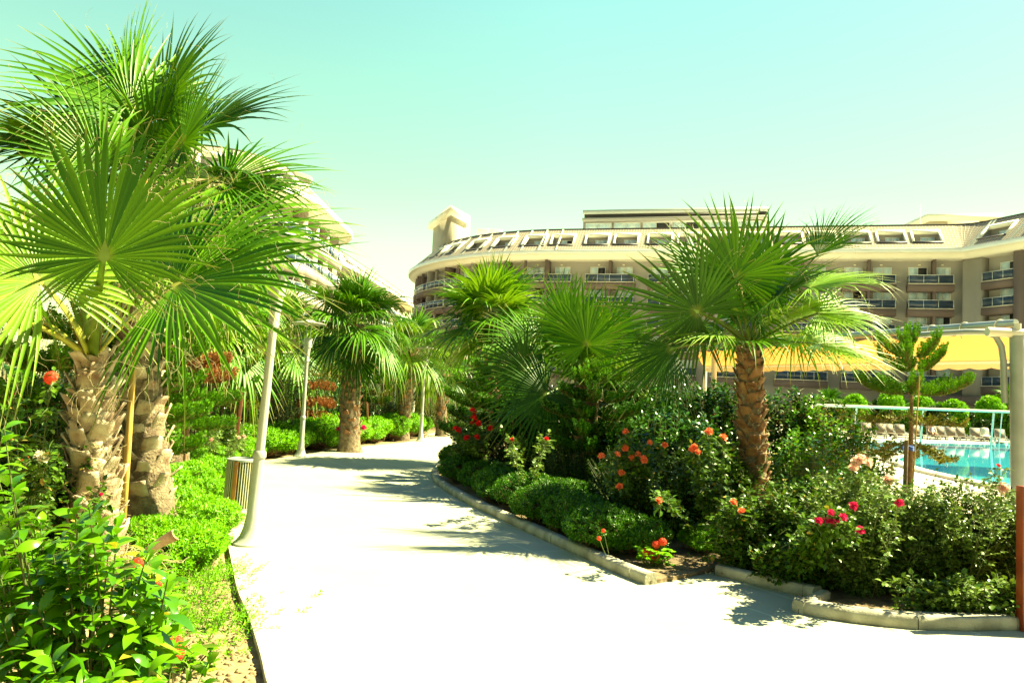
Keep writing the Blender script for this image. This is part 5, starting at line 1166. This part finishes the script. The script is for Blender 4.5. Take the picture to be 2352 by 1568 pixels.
rose_bush(G(1075, 1085, .03), 1.3, 1.0, 1.35, 55, fl([(1085, 943), (1090, 948), (1088, 960), (1087, 972), (1099, 972), (1047, 984), (1052, 988), (1073, 1007), (1095, 1004), (1128, 984)], 'p_red', 13.2, .07), 305, 'rose bush with red blooms at the far tip of the right bed')
rose_bush(G(1780, 1315, .03), 1.4, .65, .85, 110, fl([(1880, 1197), (1886, 1203), (1912, 1186), (1903, 1195), (1918, 1196), (1912, 1206), (1936, 1188), (1960, 1162), (1975, 1218), (1908, 1178)], 'p_mag', 6.2, .042), 306, 'rose bush with a cluster of magenta blooms above the second kerb', 'rose')
rose_bush(G(1985, 1362, .03), 1.25, .8, 1.08, 130, fl([(1976, 1056), (1965, 1062), (1992, 1062), (2040, 1102), (1960, 1075)], 'p_pink', 6.6, .055)+fl([(2066, 1155)], 'p_mag', 6.2, .045), 307, 'large rose bush with pale pink blooms, left of the young norfolk pine trunk', 'rose_pale', L=.036)
rose_bush(G(2190, 1372, .03), 1.3, .8, 1.10, 150, fl([(2303, 1120), (2298, 1126)], 'p_pink', 6.4, .05)+fl([(2292, 1070)], 'p_red', 6.4, .024), 308, 'large pale leaved rose bush at right with one red bud on a long stem', 'rose_pale', L=.036)
rose_bush(G(2330, 1375, .03), .9, .8, 1.0, 100, [], 309, 'leafy rose bush beside the red brown board', 'rose', L=.034)
rose_bush(G(2090, 1345, .03), 1.1, .7, 1.0, 100, fl([(1930, 1190)], 'p_mag', 6.4, .04), 310, 'rose bush around the foot of the young norfolk pine', 'rose', L=.034)
rose_bush(G(1880, 1300, .03), 1.2, .8, .98, 90, [], 311, 'dark rose bush behind the magenta blooms', 'rose')
rose_bush(G(1850, 1345, .03), 1.0, .35, .42, 60, [], 316, 'low rose growth just behind the bend of the kerb')
rose_bush(G(2230, 1418, .03), 1.3, .3, .32, 60, [], 317, 'low leafy growth along the right kerb', 'rose_pale')
rose_bush(G(70, 1330, -.1), 1.1, .9, 1.45, 90, fl([(92, 1048), (99, 1052)], 'p_white', 5.0, .05)+fl([(58, 1056)], 'p_orange', 5.0, .03)+fl([(118, 868)], 'p_ger', 5.4, .055)+fl([(232, 1135), (30, 905)], 'p_mag', 5.6, .02), 312, 'dark rose bush with one cream bloom left of the nearest palm trunk', 'rose')
rose_bush(G(500, 1068, -.1), 1.3, .9, 1.05, 50, fl([(498, 965), (470, 1003), (487, 1010), (560, 1003), (549, 1005)], 'p_pink', 13.5, .05), 314, 'rose bush with tiny pink blooms left of the nearest lamp pole', 'rose_pale', L=.045)
rose_bush(G(800, 1012, -.1), 1.6, 1, 1.5, 50, fl([(803, 948), (807, 952), (799, 956), (790, 970), (778, 985), (818, 980), (835, 982), (812, 965)], 'p_mag', 20.5, .085), 315, 'rose bush with pink blooms at the foot of the scaly palm', 'rose_pale', L=.055)
def geranium(base, heads, label, w=.35, n=26, r=.035, kind='p_ger'):
    base = Vector(base); rg = np.random.default_rng(int(abs(base.x)*1000)); P = np.stack([rg.uniform(-w/2, w/2, n*3), rg.uniform(-w/3, w/3, n*3), rg.uniform(.03, .17, n*3)], 1)
    hd = [np.array(Vector(h)-base) for h in heads]; A = np.concatenate([P*[.3, .3, 0], np.array([h*[.5, .5, 0] for h in hd])]) if hd else P*[.3, .3, 0]; Bp = np.concatenate([P, np.array(hd)]) if hd else P
    o = obj_np('geranium', [rods(A, Bp, .004, .003)], [M['stem']]); o.location = base; tag(o, label, 'flower')
    LP = np.repeat(P, 6, 0); a = np.tile(np.arange(6)*1.047, len(P)); D = np.stack([np.cos(a), np.sin(a), .25+0*a], 1); N_ = np.tile([0, 0, 1.], (len(LP), 1))+np.repeat(rg.normal(0, .3, (len(P), 3)), 6, 0)
    f = bpy.data.objects.new('foliage', mesh_leaves('foliage', leaf_chunks(LP, D, N_, .038, .02, .1, .2, True), [M['tobira']])); link(f, o)
    for h in heads: flower(o, h, kind, r*random.uniform(.85, 1.15), face=(random.uniform(-.2, .2), -.5, 1))
    return o
geranium(G(1502, 1300, .03), [at(x, y, G(1502, 1300, .03).y+.05) for x, y in ((1522, 1244), (1507, 1250), (1494, 1274), (1504, 1272), (1482, 1271), (1500, 1282))], 'scarlet geranium in the notch of the kerb', r=.05)
geranium(G(1420, 1272, .03), [at(1386, 1218, 7.45), at(1376, 1236, 7.4)], 'small shaded red geranium behind the long kerb', r=.022)
geranium(G(400, 1560, -.1), [at(402, 1478, 3.85), at(400, 1497, 3.8), at(406, 1488, 3.8), at(330, 1492, 3.7), at(265, 1565, 3.4)], 'large scarlet geranium bloom on soil at the lower left', w=.4, r=.05)
geranium(G(352, 1400, -.1), [at(355, 1340, 4.9), at(352, 1346, 4.9), at(318, 1293, 5.3)], 'scarlet geranium in front of the curled dead palm frond', w=.4, r=.045)
# weeds spilling over the path edge
def weeds(x, y, w, seed, label, n=70, h=.13):
    rg = np.random.default_rng(seed); P = np.stack([rg.normal(0, w/2.6, n), rg.normal(0, w/3, n), rg.uniform(.02, h, n)], 1); A = P*[1.2, 1.2, 1.5]+rg.normal(0, .08, P.shape)+[0, 0, .12]
    o = obj_np('weed_patch', [rods(P*[.7, .7, 0], P, .002, .0015)], [M['stem']]); o.location = G(x, y, -.1); tag(o, label, 'weeds')
    f = bpy.data.objects.new('foliage', mesh_leaves('foliage', shoots(P, A, 11, .10, .036, .006, .95, False, .2, rg=rg), [M['tobira']])); link(f, o)
weeds(540, 1440, .6, 1, 'loose green weeds creeping over the path edge', 150, .16); weeds(470, 1400, .5, 2, 'feathery green weeds on the bare soil', 60, .12); weeds(500, 1325, .5, 3, 'small green weeds where the hedge meets bare soil', 90); weeds(430, 1460, .6, 4, 'bright weeds left of the bare soil at the bottom', 130, .2)
weeds(475, 1345, .55, 11, 'dense bright ground cover between the front hedge mound and bare soil', 170, .2); weeds(420, 1390, .6, 12, 'bright ground cover between the glossy shrub and the bare soil', 170, .24); weeds(1600, 1312, .5, 13, 'bright trailing weeds at the open corner of the right bed', 80, .16)
weeds(480, 1490, .5, 6, 'thin weeds above the clods at the bottom left', 50)
for x, y, s_, lab in ((1560, 1318, 7, 'tiny weeds in the kerb notch'), (1780, 1300, 8, 'trailing yellow green weed over the second kerb'), (1975, 1395, 9, 'low weeds behind the right kerb'), (2150, 1400, 10, 'low weeds in the middle of the right kerb')): o = weeds(x, y, .35, s_, lab, 45, .12)
# soil clods
rg = np.random.default_rng(9); cl = []
for k in range(900):
    x, y = rg.uniform(300, 600), rg.uniform(1230, 1620); 
    if x > 500+(y-1230)*.27 or x < 380: continue
    cl.append((G(x, y, -.05), rg.uniform(.008, .03)))
for k in range(420):
    x, y = rg.uniform(1500, 2330), rg.uniform(1290, 1425)
    if y > 1300+.13*(x-1500) or y > 1405 or y < 1270+.1*(x-1500): continue
    cl.append((G(x, y, .035), rg.uniform(.008, .026)))
b = MB(); ico = [(0, 0, 1), (.9, 0, .4), (.28, .85, .4), (-.72, .52, .4), (-.72, -.52, .4), (.28, -.85, .4), (.7, .5, -.4), (-.3, .85, -.4), (-.9, 0, -.4), (-.3, -.85, -.4), (.7, -.5, -.4)]
fi = [(0, 1, 2), (0, 2, 3), (0, 3, 4), (0, 4, 5), (0, 5, 1), (1, 6, 2), (2, 7, 3), (3, 8, 4), (4, 9, 5), (5, 10, 1), (6, 7, 2), (7, 8, 3), (8, 9, 4), (9, 10, 5), (10, 6, 1)]
for c_, r in cl:
    s3 = rg.uniform(.6, 1.2, 3)*r; b.add([c_+Vector((v[0]*s3[0]*rg.uniform(.8, 1.2), v[1]*s3[1]*rg.uniform(.8, 1.2), v[2]*s3[2]*.8)) for v in ico], fi)
tag(b.build('soil_clods', M['soil']), 'crumbly clods of dry soil in the beds', 'soil', kind='stuff')
# curled dead frond stub lying at the foot of the nearest palm
o = empty('dead_frond', G(300, 1330, -.1), 'dry split palm leaf stalk leaning out of the hedge by the nearest palm', 'dead leaf'); b0 = o.location
def strap(pts, w_, t_=.012):
    b = MB(); pts = [Vector(p)-b0 for p in pts]; V = []; F = []; n = len(pts)
    for i, p in enumerate(pts):
        tg = (pts[min(n-1, i+1)]-pts[max(0, i-1)]).normalized(); s_ = tg.cross(Vector((0, 1, .2))).normalized(); u_ = s_.cross(tg); ww = w_[i]
        for a_, c_ in ((-1, .25), (-.5, 0), (0, -.08), (.5, 0), (1, .25)): V.append(p+s_*a_*ww+u_*c_*ww)
        for a_, c_ in ((1, .25), (.5, 0), (0, -.08), (-.5, 0), (-1, .25)): V.append(p+s_*a_*ww*.94+u_*(c_*ww-t_))
    for i in range(n-1):
        for j in range(10): F.append((i*10+j, i*10+(j+1) % 10, i*10+10+(j+1) % 10, i*10+10+j))
    F += [tuple(range(10)), tuple(range((n-1)*10, n*10))[::-1]]; b.add(V, F); return b
strap([at(292, 1300, 5.75), at(330, 1272, 5.6), at(365, 1248, 5.5), at(402, 1228, 5.4)], [.022, .028, .034, .042]).build('stalk', M['boot'], o, smooth=True)
strap([at(300, 1285, 5.75), at(262, 1275, 5.7), at(240, 1310, 5.6), at(232, 1350, 5.55)], [.04, .05, .045, .02]).build('sheath', M['boot'], o, smooth=True)
strap([at(300, 1285, 5.7), at(318, 1320, 5.5), at(330, 1370, 5.3), at(330, 1420, 5.2)], [.03, .042, .045, .02]).build('sheath', M['boot'], o, smooth=True)
rg = np.random.default_rng(2); c_ = np.array(at(285, 1285, 5.7)-b0); P = c_+rg.normal(0, 1, (260, 3))*[.13, .08, .06]; d = unit(rg.normal(0, 1, (260, 3))*[1, .6, .5]); A_ = []; Bq = []
for k in range(3): Q = P+d*.04; A_.append(P); Bq.append(Q); P = Q; d = unit(d+rg.normal(0, .35, d.shape)+[0, 0, -.12])
obj_np('fibres', [rods(np.concatenate(A_), np.concatenate(Bq), .0022, .0018)], [M['fibre']], o)

# ------------------------------------------------------------------ beyond the pool: ball trees, hedge, loungers
BM_ = bush_mesh('ball', 400, .5, .5, 1.0, 520, 7, .09, .10, .026, [M['tobira']], lump=.15, shell=.3, up=.3)
for x, y, r_, lab in ((1963, 934, 30, 'leftmost ball shaped tree beyond the pool'), (2046, 925, 30, 'second ball shaped tree from the left beyond the pool'), (2119, 937, 30, 'ball shaped tree directly behind the young norfolk pine'), (2193, 945, 29, 'ball shaped tree fourth from the left beyond the pool'), (2274, 941, 33, 'rightmost ball shaped tree beyond the pool, beside the steel post')):
    Y = 60; c_ = at(x, y, Y); rad = r_/1800*Y; t = empty('ball_tree', (c_.x, Y, 0), lab, 'tree', 'ball shaped trees beyond the pool')
    MB().tube([(0, 0, 0), (.02, 0, c_.z*.5), (0, 0, c_.z)], .07, 8).build('trunk', M['wood_stem'], t)
    f = bpy.data.objects.new('crown', BM_[0]); link(f, t); f.location = (0, 0, c_.z-rad*.95); f.scale = (rad*2, rad*2, rad*2); f.rotation_euler = (0, 0, x)
HM = bush_mesh('hm', 401, .5, .5, 1.0, 420, 8, .10, .12, .03, [M['laurel_lt']], lump=.3, shell=.4, up=.5); HD = bush_mesh('hd', 402, .5, .5, 1.0, 420, 8, .10, .12, .03, [M['shrub_dk']], lump=.3, shell=.4, up=.5)
names_ = ['first', 'second', 'third', 'fourth', 'fifth', 'sixth', 'seventh', 'eighth', 'ninth', 'tenth', 'eleventh', 'twelfth', 'thirteenth', 'fourteenth']
for i in range(14):
    x = 1880+i*36; p = at(x, 980, 61.5); put_bush('background_shrub', HM if i % 3 else HD, (p.x, 59+random.uniform(-1, 1), 0), (2.3, 2.0, 2.0+.5*math.sin(i*1.3)), i, names_[i]+' shrub from the left in the row behind the sun loungers', 'shrub', 'shrubs behind the sun loungers')
for i in range(12):
    x = 1860+i*46; p = at(x, 980, 68); put_bush('background_shrub', HD if i % 2 else HM, (p.x, 66, 0), (3.6, 2.6, 2.6+.5*math.sin(i*2.3)), i, names_[i]+' shrub from the left in the tall dark row close to the hotel', 'shrub', 'tall shrubs at the foot of the hotel')
def make_lounger():
    o = empty('sun_lounger', (0, 0, 0), '', 'sun lounger', 'beige sun loungers in a row beyond the pool'); b = MB()
    for s in (-1, 1):
        b.tube([(s*.31, -.9, .33), (s*.31, .35, .33), (s*.31, .55, .36)], .03, 6)
        for y in (-.75, .15): b.tube([(s*.31, y, .33), (s*.33, y-.16, 0)], .028, 6); b.tube([(s*.31, y, .33), (s*.33, y+.16, 0)], .028, 6)
        b.tube([(s*.31, .35, .33), (s*.29, .62, .98)], .028, 6); b.tube([(s*.33, -.1, .33), (s*.34, -.05, .48), (s*.33, .35, .50)], .02, 6)
    b.tube([(-.29, .62, .98), (.29, .62, .98)], .028, 6); b.build('frame', M['plastic'], o, smooth=True)
    b = MB(); b.box((0, -.28, .36), (.56, 1.22, .03)); b.build('seat', M['lounger'], o)
    V = [(-.27, .36, .37), (.27, .36, .37), (.27, .61, .96), (-.27, .61, .96)]; V2 = [(x, y-.03, z+.012) for x, y, z in V]; b = MB(); b.add(V+V2, [(0, 1, 2, 3), (7, 6, 5, 4), (0, 4, 5, 1), (1, 5, 6, 2), (2, 6, 7, 3), (3, 7, 4, 0)]); b.build('backrest', M['lounger'], o); return o
lg = make_lounger(); Yl = 54
locs = [(1975, 'at the left end of the row'), (1997, 'second from the left end'), (2030, 'third from the left end'), (2050, 'fourth from the left, just left of the thin pine'), (2075, 'directly behind the norfolk pine trunk'), (2112, 'with a blue cloth hung on it'), (2150, 'carrying the person lying down'), (2168, 'just right of the person lying down'), (2193, 'left one of the pair right of the person'), (2217, 'right one of the pair right of the person'), (2251, 'third from the steel post'), (2273, 'with a cream towel draped over it'), (2308, 'nearest to the steel post')]
pos_ = {}
for i, (x, lab) in enumerate(locs):
    o = lg if i == 0 else copy_tree(lg); p = at(x, 1003, Yl); o.location = (p.x, Yl+.4, .0); o.rotation_euler = (0, 0, R(-18+random.uniform(-5, 5)-180*0)); o['label'] = 'beige and white sun lounger '+lab; pos_[x] = o.location.copy()
p = pos_[2112]; b = MB(); b.box((p.x-.12, p.y+.38, .80), (.22, .05, .42), R(-18)); tag(b.build('towel', M['blue_cloth'], bevel=.02), 'blue cloth hanging on a sun lounger back', 'cloth')
p = pos_[2273]; nu = 10; V = []; F = []
for i in range(nu+1):
    t = i/nu; y = .60-.42*t if t < .5 else .39-.9*(t-.5); z = 1.03-.95*t if t < .6 else .46-.05*(t-.6)
    for s in (-.24, 0, .24): V.append(Vector((s+.03*math.sin(i), y-.03, z+.02*math.cos(i*2+s*9))))
for i in range(nu):
    for j in range(2): F.append((i*3+j, i*3+j+1, i*3+j+4, i*3+j+3))
q_ = Matrix.Rotation(R(-18), 3, 'Z'); V = [q_@v+p for v in V]; tw = MB().add(V, F).build('towel', M['towel'], smooth=True); md = tw.modifiers.new('t', 'SOLIDIFY'); md.thickness = .03; tag(tw, 'cream towel draped over a sun lounger near the steel post', 'towel')
for x in (2093, 2236, 2290):   # small tables between loungers
    c_ = at(x, 1003, Yl-.2); t = empty('side_table', (c_.x, Yl, 0), {2093: 'small white side table near the blue cloth', 2236: 'small white side table between two loungers', 2290: 'small white side table nearest the steel post'}[x], 'table', 'small tables between the loungers'); MB().lathe((0, 0, 0), [(.24, .40), (.25, .41), (.25, .43), (.02, .435)], 14).build('table_top', M['plastic'], t); MB().lathe((0, 0, 0), [(.16, 0), (.05, .04), (.04, .398)], 10).build('leg', M['plastic'], t)
# person lying on a lounger
def skin_fig(name, verts, edges, rad, m_, parent):
    me = bpy.data.meshes.new(name); me.from_pydata(verts, edges, []); o = bpy.data.objects.new(name, me); link(o, parent); s = o.modifiers.new('skin', 'SKIN')
    for i, r in enumerate(rad): me.skin_vertices[0].data[i].radius = (r, r)
    me.skin_vertices[0].data[0].use_root = True; o.modifiers.new('sub', 'SUBSURF').levels = 1; me.materials.append(m_); return o
p = pos_[2150]; pe = empty('person', (p.x, p.y, 0), 'person with bare legs and blue top lying on a sun lounger beyond the pool', 'person'); pe.rotation_euler = (0, 0, R(-18))
vs = [(0, .16, .50), (0, .36, .66), (0, .48, .86), (0, .52, .95), (-.1, .14, .50), (-.12, -.3, .66), (-.13, -.72, .44), (-.13, -.86, .46), (.1, .14, .50), (.11, -.3, .52), (.12, -.75, .43), (.12, -.88, .46), (-.17, .45, .84), (-.25, .25, .66), (-.2, .02, .58), (.17, .45, .84), (.26, .28, .66), (.22, .04, .56)]
es = [(0, 1), (1, 2), (2, 3), (0, 4), (4, 5), (5, 6), (6, 7), (0, 8), (8, 9), (9, 10), (10, 11), (2, 12), (12, 13), (13, 14), (2, 15), (15, 16), (16, 17)]
hasattr(bpy, 'x'); skn = None
me = bpy.data.meshes.new('body'); me.from_pydata(vs, es, []); body = bpy.data.objects.new('body', me); link(body, pe); md = body.modifiers.new('skin', 'SKIN')
rd_ = [.11, .12, .12, .05, .09, .06, .045, .035, .09, .06, .045, .035, .06, .04, .03, .06, .04, .03]
sv = me.skin_vertices[0].data if len(me.skin_vertices) else None
if sv:
    for i, r in enumerate(rd_): sv[i].radius = (r, r)
    sv[0].use_root = True
body.modifiers.new('sub', 'SUBSURF').levels = 1; me.materials.append(M['skin'])
b = MB(); b.lathe((0, .56, 1.0), [(.03, -.09), (.07, -.06), (.085, 0), (.075, .07), (.03, .105)], 12); b.build('head', M['skin'], pe, smooth=True)
b = MB(); b.lathe((0, .59, 1.02), [(.06, -.07), (.095, 0), (.085, .075), (.03, .12)], 12); b.build('hair', M['hair'], pe, smooth=True)
b = MB(); b.tube([(0, .10, .52), (0, .22, .60), (0, .36, .70), (0, .46, .85)], [.14, .145, .15, .13], 12); b.build('top', M['blue_cloth'], pe, smooth=True)
